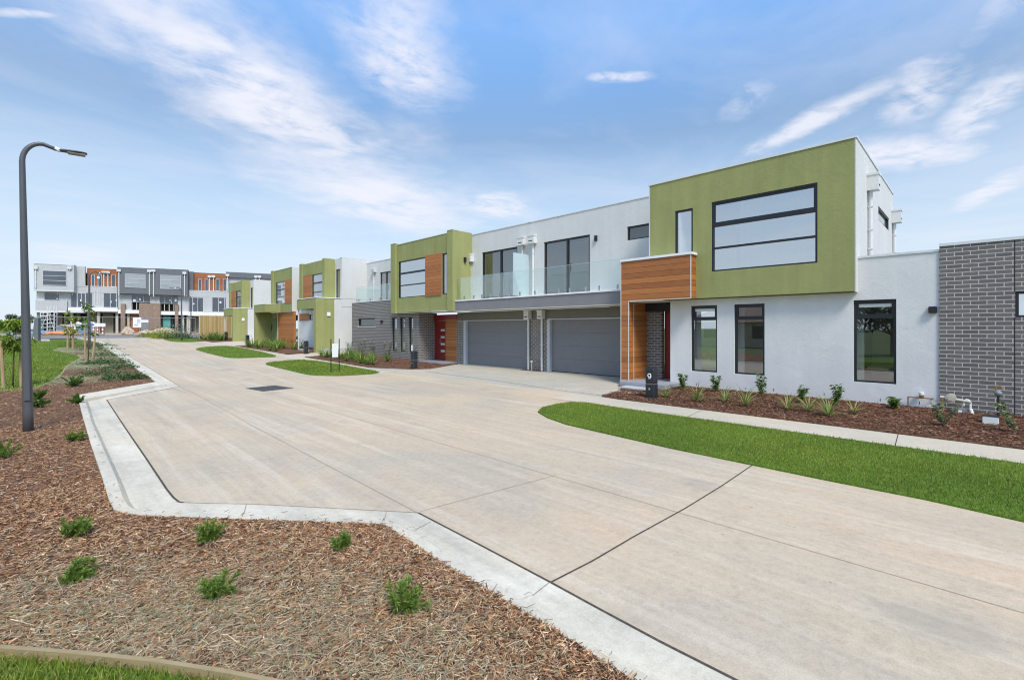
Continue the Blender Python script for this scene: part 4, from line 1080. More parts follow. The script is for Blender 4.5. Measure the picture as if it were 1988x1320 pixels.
# charcoal boxes
def grey_unit(x0, x1, w, yo, lab, doors, pipes, ex):
    h = terr(x0, lab)
    fp(h, 'upper_box', 'dkrender', (x0, x1, 521+yo, 571+yo), d0=-.6, d1=.2)
    fp(h, 'parapet_cap', 'cap', (x0, x1, 520.2+yo, 521+yo), d0=-.63, d1=.2)
    fwin(h, w[0], w[1], 533+yo, 559.5+yo, -.62, hb=(542.5+yo, 551+yo), pane='p_mid')
    fp(h, 'wall', 'far_white', (x0, doors[0][0], 571+yo, 604+yo), (doors[-1][1], x1, 571+yo, 604+yo), d0=0., d1=.3)
    for a, b, v in doors: fwin(h, a, b, 572+yo, 587+yo, .06, vb=v)
    fp(h, 'stud_frame', 'cream', *[(a+k*(b-a)/4, a+k*(b-a)/4+1.2, 588+yo, 601+yo) for a, b, v in doors for k in range(5)], d0=.1, d1=.2)
    fp(h, 'shade_backing', 'interior_shade', (doors[0][0], doors[-1][1], 587.5+yo, 602+yo), d0=.8, d1=.9)
    fp(h, 'slab', 'white_paint', (x0, x1, 602+yo, 609+yo), d0=-.3, d1=.3)
    for x, a in pipes: fpipe(h, x, a, 574+yo, -.6)
    return h
h = grey_unit(230.4, 297, (245.5, 285), 0, 'charcoal fronted terrace house with a wide window and timber door', [(255, 292, (266, 279))], ((234, 524), (292.5, 525)), 0)
sticker(h, (269, 540, 2.4, 2.4), (265, 559, 2.4, 2), (261, 583, 5, 4), (272, 581, 3, 4))
ground_floor(h, 230.4, 297, [(246, 251, 609, 648)], [(230.4, 236, 609, 648)], 609)
fp(h, 'brick_pier', 'brick_brown', (236.5, 244.5, 590, 648), d0=-.5, d1=.0)
fp(h, 'door', 'timber_far', (252, 268, 610, 648), d0=.3, d1=.4)
fp(h, 'brick_panel', 'brick_brown', (272, 297, 589, 648), d0=-.55, d1=.1)
h = grey_unit(297.2, 366, (313.5, 353), 2.5, 'second charcoal fronted terrace house beside the brown brick panel', [(309, 346, (320, 333))], ((300.5, 524.5), (360, 529)), 0)
sticker(h, (339, 541, 2.4, 2.4), (330, 583, 2.4, 2.5), (341, 583, 4, 5))
fp(h, 'brick_panel', 'brick_brown', (297.2, 313, 589.5, 648), d0=-.55, d1=.1)
ground_floor(h, 297.2, 366, [(352, 357, 612, 648), (362, 366, 612, 648)], [(313.5, 317, 612, 648)], 611.5)
fp(h, 'teal_wrap', 'teal', (315, 330, 614, 641), d0=.3, d1=.4)
fp(h, 'brick_pier', 'brick_brown', (341, 347, 592, 648), d0=-.5, d1=0.)
fp(h, 'side_wall', 'dkrender', (366, 375, 527, 565), d0=.2, d1=.5)
h = timber_unit(366.4, 439, [(384, 390), (396.5, 403.5), (418, 425), (432, 439)], ([(395, 411.5, 577, 605.4)], [(366.4, 395, (374, 384)), (411.5, 439, (424, 436))]),
    'terrace house with red timber top storey behind the paling fence', 8.5, ((406, 534), (413.5, 534)), [(366.4, 371, 613, 648)], [(372, 384, 613, 648)])
sticker(h, (428, 587, 3.5, 4), (376, 590, 3, 2.5))
h = terr(439.3, 'last terrace house, charcoal parapet over a white wall beyond the olive houses')
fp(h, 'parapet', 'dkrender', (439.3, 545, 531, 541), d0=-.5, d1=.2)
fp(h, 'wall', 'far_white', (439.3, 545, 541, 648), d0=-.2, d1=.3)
fpipe(h, 442.5, 533, 562, -.5)
for q in (497, 504): fpipe(h, q, 536, 560, -.5)
mb = MB()
# one roof deck per house
ths = sorted([(o['s0'], o) for o in COL.objects if o.name.startswith('terrace_house')], key=lambda q: q[0])
for k, (s0, hh) in enumerate(ths):
    e = (ths[k+1][0] if k+1 < len(ths) else fs(545))-s0
    part(hh, 'roof', 'slabgrey', (0.02, e-.02, .9, 8, 8.7, 8.8), local=True)
    part(hh, 'back_wall', 'far_white', (0.02, e-.02, 8, 8.2, FZ, 9.0), local=True)
    part(hh, 'floor_slab', 'concrete_block', (0.02, e-.02, .3, 8, 3.75, 3.95), local=True)
    del hh['s0']

# ---------------------------------------------------------------- things of the building site
def F2W(px, d, z=None):
    p = FP+FD*fs(px)+Vector((-FD.y, FD.x))*d
    return (p.x, p.y, FZ if z is None else z)
# scaffold tower
sc = root('scaffold', F2W(92, -1.9), 'aluminium scaffold tower before the white end house', 'scaffold', rz=FANG)
mb = MB(); wsc = fs(118)-fs(92)
for x in (0, wsc*.5, wsc):
    for y in (0, .75):
        mb.tube([(x, y, 0), (x+.02, y, 3.3 if x else 2.6)], 0.05, 6)
for z in (.3, .75, 1.2, 1.65, 2.1, 2.5):
    for x in (0, wsc*.5, wsc): mb.tube([(x, 0, z), (x, .75, z)], .04, 6)
    mb.tube([(0, 0, z), (wsc*.5, 0, z)], .04, 6); mb.tube([(wsc*.5, 0, z+.1), (wsc, 0, z+.1)], .04, 6)
mb.tube([(0, 0, .4), (wsc*.5, 0, 2.3)], .022, 6); mb.tube([(wsc, 0, .4), (wsc*.5, 0, 2.9)], .022, 6)
mb.build('tube_frame', M['cap'], sc, True)
part(sc, 'platform', 'stake', (0, wsc, .05, .7, 2.2, 2.25), (0, wsc*.5, .05, .7, 1.1, 1.15), local=True)
# mesh fence panels
def fence_panel(px0, px1, lab, dep=-3.4):
    p = F2W(px0, dep); L = fs(px1)-fs(px0)
    r = root('site_fence', p, lab, 'fence', 'wire mesh site fence panels', FANG)
    mb = MB()
    for x in (0, L): mb.tube([(x, 0, -.05), (x, 0, 2.05)], .03, 6)
    for z in (.15, 2.0): mb.tube([(0, 0, z), (L, 0, z)], .025, 6)
    mb.build('panel_frame', M['galv'], r, True)
    g = MB()
    for k in range(1, 14): g.box(0, L, -.004, .004, .15+k*.133, .155+k*.133)
    n = int(L/.28)
    for k in range(1, n): g.box(k*L/n, k*L/n+.006, -.004, .004, .16, 2.0)
    g.build('wire_mesh', M['galv'], r, True)
    part(r, 'foot', 'concrete_block', (-.12, .12, -.3, .3, -.06, .08), local=True)
    return r
cuts = [74, 108, 148, 183, 217, 252, 286, 318, 350, 387]
labs = ['mesh fence panel left of the scaffold', 'mesh fence panel right behind the scaffold foot', 'mesh fence panel behind the young tree', 'mesh fence panel beside the tall lamp', 'mesh fence panel before the timber door', 'mesh fence panel holding the white notice', 'mesh fence panel behind the sand heap', 'mesh fence panel before the teal board', 'mesh fence panel ending at the paling fence']
for a, b, c in zip(cuts[:-1], cuts[1:], labs): fence_panel(a, b, c)
def lump(name, px, dep, w, d, hgt, m, lab, cat, seed, n=34, flat=.5):
    """an uneven heap or a filled bag"""
    rr = random.Random(seed); mb = MB(); rows = 9; cols = n
    p = F2W(px, dep)
    for i in range(rows+1):
        t = i/rows
        for k in range(cols):
            a = 2*math.pi*k/cols
            q = (1-t**1.6)**(flat)*(1+.16*math.sin(3*a+seed)+.12*rr.uniform(-1, 1))
            mb.v.append((w/2*q*math.cos(a), d/2*q*math.sin(a), hgt*t*(1+.10*rr.uniform(-1, 1))))
    for i in range(rows):
        for k in range(cols):
            k2 = (k+1) % cols; b = i*cols; mb.f.append((b+k, b+k2, b+cols+k2, b+cols+k))
    mb.f.append(tuple(rows*cols+k for k in range(cols)))
    o = mb.build(name, M[m], None, smooth=False); o.location = p; o.rotation_euler.z = FANG
    return tag(o, lab, cat)
lump('sand_heap', 335, -4.6, 3.6, 2.2, .75, 'sand', 'heap of pale builders sand behind the flower bed', 'sand heap', 3, flat=.9)
lump('rubble_heap', 300, -4.2, 1.6, 1.2, .5, 'sand', 'low rubble heap beside the white notice', 'rubble heap', 5, flat=.9)
lump('rubble_heap', 265, -4.0, 1.3, .9, .95, 'sand', 'pointed rubble heap before the timber door', 'rubble heap', 8, flat=.9)
lump('netting', 156, -5.0, 3.0, 1.2, .38, 'orange', 'crumpled orange safety netting by the road', 'netting', 4, flat=.6)
lump('tarpaulin', 105, -4.2, 5., 1.2, .32, 'blue', 'flattened blue tarpaulin at the foot of the scaffold', 'tarpaulin', 6, flat=.4)
def skip(px, w, hgt, m, lab, cat, nm, dep=-4.3):
    r = root(nm, F2W(px, dep), lab, cat, 'bulk bags and bins on the building site', FANG)
    mb = MB(); t = .12
    n = len(mb.v)
    mb.v += [(-w/2+t, -.5, 0), (w/2-t, -.5, 0), (w/2-t, .5, 0), (-w/2+t, .5, 0), (-w/2, -.6, hgt), (w/2, -.6, hgt), (w/2, .6, hgt), (-w/2, .6, hgt)]
    mb.f += [(0, 1, 5, 4), (1, 2, 6, 5), (2, 3, 7, 6), (3, 0, 4, 7), (3, 2, 1, 0)]
    mb.box(-w/2-.02, w/2+.02, -.63, -.56, hgt-.08, hgt+.03)
    mb.build('body', M[m], r, True)
    l2 = MB(); rr = random.Random(px)
    for k in range(7):
        x = rr.uniform(-w/2+.25, w/2-.25); l2.box(x-.22, x+.22, -.4, .35, hgt-.25, hgt+rr.uniform(.02, .32))
    l2.build('contents', M[rr.choice(['cream', 'sand', 'board'])], r, True)
    return r
skip(157, 1.5, .85, 'blue', 'pale blue bulk bag nearest the scaffold', 'bulk bag', 'bulk_bag')
skip(171, 1.1, .95, 'board', 'white topped bulk bag beside the tall lamp', 'bulk bag', 'bulk_bag')
skip(186, 1.0, .95, 'blue', 'blue bulk bag just past the tall lamp', 'bulk bag', 'bulk_bag')
skip(201, 1.3, 1.15, 'blue', 'tall blue bulk bag beside the bollard signs', 'bulk bag', 'bulk_bag')
lump('debris_heap', 175, -3.9, 3.2, 1.2, 1.35, 'cream', 'heap of torn packaging behind the bulk bags', 'debris heap', 12, flat=.8)
for px, lab in ((210, 'red and white post carrying no board, left of the two sign posts'), (217, 'red and white post with a small white sign, left one'), (226, 'red and white post with a small white sign, right one')):
    r = root('sign_post', F2W(px, -5.2), lab, 'sign post', 'red and white posts at the site edge', FANG)
    part(r, 'post', 'white_paint', (-.07, .07, -.05, .05, 0, .95), local=True)
    part(r, 'band', 'pinkred', (-.072, .072, -.052, .052, .2, .42), (-.072, .072, -.052, .052, .62, .8), local=True)
    if px > 212: part(r, 'sign_board', 'white_paint', (-.28, .28, -.08, -.053, .85, 1.25), local=True)
r = root('site_notice', F2W(281, -3.6), 'large white site notice on the mesh fence', 'notice board', 'site notices on the mesh fence', FANG)
part(r, 'board', 'white_paint', (-.42, .42, -.03, .0, .75, 2.0), local=True)
part(r, 'drawing', 'jamb', (-.3, .1, -.036, -.031, .95, 1.2), (.0, .32, -.036, -.031, 1.3, 1.8), local=True)
r = root('site_notice', F2W(295, -3.6), 'grey site notice with a white top band on the fence', 'notice board', 'site notices on the mesh fence', FANG)
part(r, 'board', 'meter', (-.38, .38, -.03, 0, .5, 1.95), local=True)
part(r, 'header_band', 'white_paint', (-.36, .36, -.036, -.031, 1.4, 1.7), local=True)
# ---------------------------------------------------------------- street lamps
def lamp(loc, label, rz, H=5.2, lean=(0, 0)):
    r = root('street_lamp', loc, label, 'street lamp', 'grey street lamps along the road', rz)
    mb = MB(); pts = [(0, 0, -.1), (0, 0, .35), (0, 0, H*.5), (0, 0, H-.42)]; rad = [.080, .078, .060, .046]
    for k in range(1, 9):
        a = math.pi/2*k/8; pts.append((.30-.30*math.cos(a), 0, H-.42+.30*math.sin(a)*1.25)); rad.append(.045-.0012*k)
    pts += [(.40, 0, H-.075), (.50, 0, H-.105)]; rad += [.033, .03]
    mb.tube(pts, rad, 18); o = mb.build('post', M['lamp'], r, True, smooth=True)
    part(o, 'hatch', 'lamp', (-.045, .045, -.098, -.07, .55, .95), local=True, bevel=.006)
    mb = MB().tube([(.47, 0, H-.085), (.55, 0, H-.112)], .037, 12); mb.build('sleeve', M['reflector'], r, True)
    mb = MB()
    sec = [(.53, .036, .034, -.112), (.62, .08, .034, -.106), (.80, .095, .032, -.098), (.92, .08, .026, -.096), (.96, .05, .016, -.096)]
    n = 12
    for x, w, t, z in sec:
        for k in range(n):
            a = 2*math.pi*k/n; mb.v.append((x, w*math.cos(a), H+z+t*math.sin(a)*(1 if math.sin(a) > 0 else .6)))
    for i in range(len(sec)-1):
        for k in range(n): k2 = (k+1) % n; mb.f.append((i*n+k, i*n+k2, (i+1)*n+k2, (i+1)*n+k))
    mb.f.append(tuple(range(n))[::-1]); mb.f.append(tuple(range((len(sec)-1)*n, len(sec)*n)))
    hd = mb.build('lamp_head', M['lamp'], r, True, smooth=True)
    part(hd, 'lens', 'lampglass', (.66, .93, -.07, .07, H-.138, H-.118), local=True)
    part(hd, 'sensor', 'amber', (.90, .95, -.03, .03, H-.085, H-.072), local=True)
    r.rotation_euler.x, r.rotation_euler.y = lean
    return r
p = G(55, 836, .08)
near_lamp = lamp((*p, zg(*p)+.07), 'tall grey street lamp standing in the bark at the left edge', R(-4), 5.22, (-.0175, -.0175))
near_lamp.scale.x = .90
p = (2.02, 40.9); lamp((*p, zg(*p)+.05), 'grey street lamp rising beside the two staked saplings up the kerb', R(0), 5.15)
p = (9.4, 55.0); lamp((*p, zg(*p)+.05), 'grey street lamp in the small lawn with flower bed', R(180), 5.1)
p = (13.4, 72.5); lamp((*p, zg(*p)), 'farthest and smallest street lamp behind the paling fence', R(180), 5.0)

# ---------------------------------------------------------------- leaves
def leaf_mesh(name, C, D, L, W, cols, w, m, droop=.25):
    """C centres, D directions: pointed leaves folded on the midrib"""
    n = len(C); D = D/np.linalg.norm(D, axis=1)[:, None]
    up = np.tile([0, 0, 1.], (n, 1)) + rng.normal(0, .35, (n, 3))
    S = np.cross(D, up); S /= np.linalg.norm(S, axis=1)[:, None]+1e-9
    N = np.cross(S, D)
    l = (L*rng.uniform(.65, 1.3, n))[:, None]; ww = (W*rng.uniform(.7, 1.25, n))[:, None]/2
    tip = C+D*l - np.array([0, 0, 1.])*l*droop; mid = C+D*l*.5
    V = np.stack([C, mid+S*ww+N*ww*.3, tip, mid-S*ww+N*ww*.3], 1).reshape(-1, 3)
    i = np.arange(n)[:, None]*4
    Q = np.concatenate([i+np.array([[0, 1, 2]]), i+np.array([[0, 2, 3]])])
    return np_mesh(name, V, Q, np.repeat(pal(n, cols, w), 4, 0), m)
GR = [(.085, .18, .025), (.13, .25, .035), (.055, .12, .018), (.19, .30, .06)]
GR_B = [(.16, .27, .04), (.25, .35, .06), (.09, .17, .028), (.30, .38, .09)]
GR_Y = [(.32, .40, .06), (.44, .47, .09), (.20, .29, .04)]
GR_S = [(.24, .34, .08), (.14, .25, .04), (.34, .38, .13), (.40, .33, .13)]
def feather_shrub(seed, size=.32, n=18, spread=1.1, cols=GR_B, lean=(0, 0)):
    """low spreading shrub: arching sprays set with needle leaves"""
    rr = np.random.default_rng(seed); C, D = [], []; mb = MB()
    for k in range(n):
        a = rr.uniform(0, 2*math.pi); el = rr.uniform(.55, 1.4); L = size*rr.uniform(.55, 1.25)
        d = np.array([math.cos(a)*math.cos(el)*spread+lean[0], math.sin(a)*math.cos(el)*spread+lean[1], math.sin(el)]); d /= np.linalg.norm(d)
        pts = []
        for t in np.linspace(0, 1, 9):
            q = d*L*t + np.array([0, 0, -.18*L*t*t]); pts.append(q)
        mb.tube([tuple(q) for q in pts[::2]], [.005, .004, .003, .002, .001], 5)
        for t in np.linspace(.12, 1, int(26+L*70)):
            i = min(int(t*8), 7); q = pts[i]+(pts[i+1]-pts[i])*(t*8-i)
            for _ in range(3):
                v = d*1.1+rr.normal(0, .75, 3); C.append(q); D.append(v)
    return mb, np.array(C), np.array(D)
def place_feather(px, py, seed, label, size, lean=(0, 0), spread=1.1, cols=GR_B, n=20, h=.08, grp='young bright green shrubs in the bark bed', leaf=(.045, .006)):
    p = G(px, py, h); r = root('shrub', (*p, zg(*p)+h), label, 'shrub', grp)
    mb, C, D = feather_shrub(seed, size, n, spread, cols, lean)
    mb.build('stem', M['bark'], r, True)
    np_child(leaf_mesh('foliage', C, D, leaf[0], leaf[1], cols, None, M['leaf'], .1), r); return r
for a in ((140, 1040, 1, 'feathery green shrub in the bark, leaning to a thin spray on one side', .155, (.5, -.3)), (125, 1128, 2, 'green shrub with one long flat spray near the timber edging', .165, (.7, -.5), 1.4),
          (408, 1050, 3, 'compact feathery shrub nearest the flush kerb', .15), (425, 1155, 4, 'upright feathery shrub in the middle of the strawy bark', .15), (672, 1062, 5, 'small shrub close to the corner of the diagonal kerb', .12, (-.1, .3)), (778, 1192, 6, 'biggest bright shrub near the diagonal kerb', .20, (.4, .1)),
          (10, 886, 7, 'half hidden shrub at the photo edge beyond the lamp', .28), (145, 855, 8, 'tiny pale tuft by the foot of the tall lamp', .16)): place_feather(*a)
for a in ((75, 775, 11, 'little shrub right behind the tall lamp post', .26), (142, 750, 12, 'rounded shrub before the end of the parking bay kerb', .38), (75, 790, 13, 'low shrub showing just past the lamp post', .22), (152, 782, 14, 'weed tuft at the corner of the kerb', .22)): place_feather(*a, cols=GR, leaf=(.05, .012))
# dark ground cover by the kerb
def mound(px, py, seed, w, hgt, label, cols, n=420, h=.08, leaf=(.09, .04), grp='dark green ground cover clumps along the kerb', flowers=0):
    p = G(px, py, h); rr = np.random.default_rng(seed)
    r = root('ground_cover', (*p, zg(*p)+h), label, 'ground cover', grp)
    a = rr.uniform(0, 2*math.pi, n); q = np.sqrt(rr.uniform(0, 1, n))
    lob = 1+.3*np.sin(3*a+seed)+.2*np.sin(5*a+seed*2)
    hgt *= 1.5; C = np.stack([w/2*q*lob*np.cos(a), w/2*q*lob*np.sin(a), hgt*(1-q**2)*rr.uniform(.2, 1.1, n)*(.6+.5*np.sin(4*a+7*q))+.02], 1)
    D = np.stack([np.cos(a)*q, np.sin(a)*q, rr.uniform(.1, 1., n)], 1)+rr.normal(0, .5, (n, 3))
    np_child(leaf_mesh('foliage', C, D, leaf[0], leaf[1], cols, None, M['leaf'], .2), r)
    if flowers:
        k = rr.choice(n, flowers); np_child(leaf_mesh('flower', C[k]+np.array([0, 0, hgt*.35]), D[k]+np.array([0, 0, 1]), .06, .05, [(.75, .72, .66)], None, M['leaf'], .0), r)
    return r
DG = [(.06, .14, .035), (.09, .19, .05), (.038, .09, .025), (.15, .24, .09)]
mounds = [(196, 728, 1.3, .25, 'nearest broad dark clump in the bark beside the kerb'), (228, 737, .9, .2, 'small dark clump at the point of the bed'), (262, 735, .7, .18, 'dark clump touching the nose of the kerb'), (238, 715, 1.1, .22, 'dark clump on the kerb side, second from the nose'), (215, 705, 1.5, .25, 'wide dark clump halfway up the bed'),
          (188, 708, 1.2, .22, 'dark clump on the lawn side halfway up the bed'), (205, 692, 1.5, .25, 'dark clump beyond the two tall stakes'), (188, 680, 2.0, .3, 'dark clump at the far lamp foot'), (160, 672, 2.4, .3, 'far dark clump on the lawn side by the single stake'), (196, 672, 1.8, .3, 'farthest dark clump on the kerb side')]
for k, (x, y, w, hh, lab) in enumerate(mounds): mound(x, y, 20+k, w, hh, lab, DG)

# house bed plants
def strappy(px, py, seed, label, n=34, L=.42, cols=GR_S, X=None, h=.04, grp='strappy plants in the house beds', wd=.022, rt=None, k_=1.5):
    p = rt or G(px, py, h); rr = np.random.default_rng(seed)
    r = root('strappy_plant', (*p, zg(*p)+h), label, 'strappy plant', grp)
    V, Q, CC = [], [], []
    for k in range(n):
        a = rr.uniform(0, 2*math.pi); el = rr.uniform(.5, 1.4); l = L*k_*rr.uniform(.6, 1.2); c = np.array(cols[rr.integers(len(cols))])*rr.uniform(.75, 1.25)
        d = np.array([math.cos(a)*math.cos(el), math.sin(a)*math.cos(el), math.sin(el)]); s = np.array([-math.sin(a), math.cos(a), 0])*wd*.5
        b = len(V)
        for t in (0, .35, .7, 1.):
            q = d*l*t+np.array([math.cos(a)*.22*l*t*t, math.sin(a)*.22*l*t*t, -.45*l*t**2.2*(1.3-el*.6)]); w = (1-.85*t**2)
            V += [q-s*w, q+s*w]; CC += [c, c]
        for i in range(3): Q.append((b+2*i, b+2*i+1, b+2*i+3, b+2*i+2))
    np_child(np_mesh('leaves', np.array(V), np.array(Q), np.clip(np.array(CC), 0, 1), M['leaf']), r); return r
def leafy(px, py, seed, label, H=.42, W=.22, cols=GR, h=.04, n=200, grp='young leafy shrubs in the house beds', leaf=(.085, .042), flowers=0, rt=None):
    H *= 1.3; W *= 1.25
    p = rt or G(px, py, h); rr = np.random.default_rng(seed)
    r = root('leafy_shrub', (*p, zg(*p)+h), label, 'shrub', grp)
    mb = MB(); C, D = [], []
    for k in range(4):
        a = rr.uniform(0, 2*math.pi); top = np.array([math.cos(a)*W*.4, math.sin(a)*W*.4, H*rr.uniform(.7, 1.)])
        mb.tube([(0, 0, 0), tuple(top*.5+rr.normal(0, .01, 3)), tuple(top)], [.007, .005, .002], 5)
        for t in rr.uniform(.15, 1, n//4):
            q = top*t+rr.normal(0, .012, 3); aa = rr.uniform(0, 2*math.pi)
            C.append(q); D.append([math.cos(aa), math.sin(aa), rr.uniform(-.1, .9)])
    mb.build('stem', M['bark'], r, True)
    np_child(leaf_mesh('foliage', np.array(C), np.array(D), leaf[0], leaf[1], cols, None, M['leaf'], .3), r)
    if flowers:
        V = np.array(C)[rr.choice(len(C), flowers)]+np.array([0, 0, .05]); np_child(leaf_mesh('flower', V, rr.normal(0, 1, (flowers, 3))+np.array([0, 0, 1.2]), .07, .06, [(.78, .76, .68)], None, M['leaf'], 0.), r)
    return r
st = [(1291, 771, 'yellowish strappy plant right beside the numbered letterbox', .30), (1353, 779, 'strappy plant under the first narrow window', .40), (1408, 779, 'green strappy plant between the two narrow windows', .34), (1446, 788, 'sprawling strappy plant under the second narrow window', .42),
      (1528, 795, 'strappy plant in front of the blank pale wall', .36), (1570, 797, 'bushy strappy plant next to a leafy shrub before the blank wall', .34), (1608, 808, 'largest strappy plant at the bed front, left of the wide window', .42), (1658, 802, 'thin strappy plant under the wide window edge', .26)]
for k, (x, y, lab, L) in enumerate(st): strappy(x, y, 40+k, lab, L=L, n=36 if L > .3 else 24)
lf = [(1326, 756, 'slim leafy shrub at the porch corner', .40, .16), (1389, 761, 'sparse leafy shrub between porch and second narrow window', .34, .18), (1478, 769, 'tall leafy shrub under the right edge of the second narrow window', .46, .2), (1552, 782, 'rounded leafy shrub before the blank pale wall', .32, .26), (1622, 786, 'leafy shrub left of the wide window', .40, .22), (1736, 793, 'little leafy shrub below the wide window', .2, .26)]
for k, (x, y, lab, H, W) in enumerate(lf): leafy(x, y, 60+k, lab, H, W)
leafy(1832, 826, 70, 'pale variegated shrub at the foot of the gas meter', .36, .42, [(.20, .25, .10), (.10, .16, .05), (.36, .36, .22)], n=260, leaf=(.06, .03))
leafy(1974, 840, 71, 'pale variegated shrub at the photo edge beyond the water tap', .42, .5, [(.20, .25, .10), (.10, .16, .05), (.36, .36, .22)], n=300, leaf=(.06, .03))
rr = random.Random(4)
for k in range(26):
    x = 10.85+rr.uniform(0, 1.7); y = 20.9+6.6*k/26+rr.uniform(-.1, .1)
    if k % 6 == 5: leafy(0, 0, 80+k, 'pale flowering shrub against the dark brick wall', .75, .5, [(.10, .15, .05), (.25, .28, .18)], flowers=12, rt=(12.9, y), grp='flowering shrubs against the dark brick wall')
    else: strappy(0, 0, 80+k, 'green strappy plant in the bed along the dark brick wall', n=40, L=rr.uniform(.4, .6), cols=GR_B+[(.2, .28, .05)], rt=(x, y), grp='strappy plants along the dark brick wall', wd=.03)
for k in range(22):
    x = 10.9+rr.uniform(0, 2.0); y = 33.4+7.4*k/22
    strappy(0, 0, 120+k, 'strappy plant in the bed before the green door', n=36, L=rr.uniform(.45, .7), cols=GR_B+[(.2, .28, .05)], rt=(x, y), grp='strappy plants before the green door', wd=.04)
for k in range(14):
    strappy(0, 0, 150+k, 'strappy plant in the bed along the paling fence', n=36, L=rr.uniform(.5, .75), cols=GR, rt=(11.0+rr.uniform(0, 1.6), 50.6+5.2*k/14), grp='strappy plants along the paling fence', wd=.045)
for k, (x, y) in enumerate(((300, 654), (309, 655), (318, 656), (327, 657))): mound(x, y, 170+k, 2.4, .75, 'yellow green ornamental grass clump at the street corner', GR_Y, 520, .04, (.3, .03), 'yellow green grass clumps at the street corner')
for k, (x, y) in enumerate(((336, 656), (345, 656.5), (353, 657))): mound(x, y, 180+k, 2.3, 1.0, 'pale flowering bush at the street corner', [(.07, .12, .05), (.2, .25, .15)], 420, .04, (.22, .07), 'pale flowering bushes at the street corner', 90)

# ---------------------------------------------------------------- staked young trees
def sapling(x, y, label, H, stakes, crown, seed, cols, hs=1.5, rad=.028):
    r = root('young_tree', (x, y, zg(x, y)+.06), label, 'young tree', 'staked young trees beside the park')
    rr = np.random.default_rng(seed)
    mb = MB(); top = (rr.normal(0, .05), rr.normal(0, .05), H)
    mb.tube([(0, 0, 0), (.02, .01, H*.5), top], [.022, .016, .006], 7)
    C, D = [], []
    for k in range(crown[0]):
        t = rr.uniform(crown[2], 1); a = rr.uniform(0, 2*math.pi); L = crown[1]*rr.uniform(.4, 1.1)*(1.25-t*.6)
        b = np.array([0, 0, H*t]); d = np.array([math.cos(a), math.sin(a), rr.uniform(-.1, .6)])
        mb.tube([tuple(b), tuple(b+d*L*.6), tuple(b+d*L+np.array([0, 0, -.12*L]))], [.007, .005, .002], 5)
        for q in rr.uniform(.2, 1, crown[3]):
            C.append(b+d*L*q+np.array([0, 0, -.12*L*q*q])+rr.normal(0, .02, 3)); D.append(d*.8+rr.normal(0, .7, 3))
    mb.build('trunk', M['bark'], r, True, smooth=True)
    np_child(leaf_mesh('crown', np.array(C), np.array(D), crown[4], crown[5], cols, None, M['leaf'], .45), r)
    for k, (sx, sy, lx) in enumerate(stakes):
        s = root('tree_stake', (x+sx, y+sy, zg(x, y)+.05), f'pale timber stake {("on the outer side", "on the kerb side")[k]} of {label.split(" ", 1)[1]}' if False else STK[label][k], 'tree stake', 'timber tree stakes')
        mb = MB().tube([(0, 0, -.1), (lx, 0, hs)], rad, 8); mb.build('post', M['stake'], s, True)
        mb = MB().tube([(lx*.9, 0, hs*.86), ((lx*.9-sx*.0-sx)*.5, -sy*.5, hs*.84), (-sx, -sy, hs*.86)], .02, 6); mb.build('tree_tie', M['strap'], s, True)
    return r
STK = {'young tree with long drooping pale leaves at the left edge of the lawn': ['weathered stake left of the drooping young tree', 'weathered stake right of the drooping young tree'],
       'slender sapling between two stakes in the middle of the bed': ['left stake of the pair in the middle of the bed', 'leaning right stake of the pair in the middle of the bed'],
       'far yellow leaved sapling tied to a short stake near the site fence': ['left short stake of the far yellow leaved sapling', 'right short stake of the far yellow leaved sapling']}
p = G(25, 752, .06); sapling(*p, 'young tree with long drooping pale leaves at the left edge of the lawn', 2.0, [(-.18, -.18, -.06), (.17, .12, .0)], (46, .50, .55, 30, .15, .036), 3, [(.30, .42, .07), (.42, .52, .10), (.20, .30, .05)], 1.5, .042)
mb = MB()
p = G(171, 706, .06); sapling(*p, 'slender sapling between two stakes in the middle of the bed', 2.75, [(-.10, -.12, -.02), (.12, .05, .16)], (16, .42, .5, 14, .14, .06), 5, GR_Y+GR, 1.65, .036)
p = G(136, 678, .06); sapling(*p, 'far yellow leaved sapling tied to a short stake near the site fence', 2.5, [(-.12, -.1, .0), (.14, .05, .0)], (22, .45, .35, 14, .16, .08), 9, GR_Y, 1.55, .05)

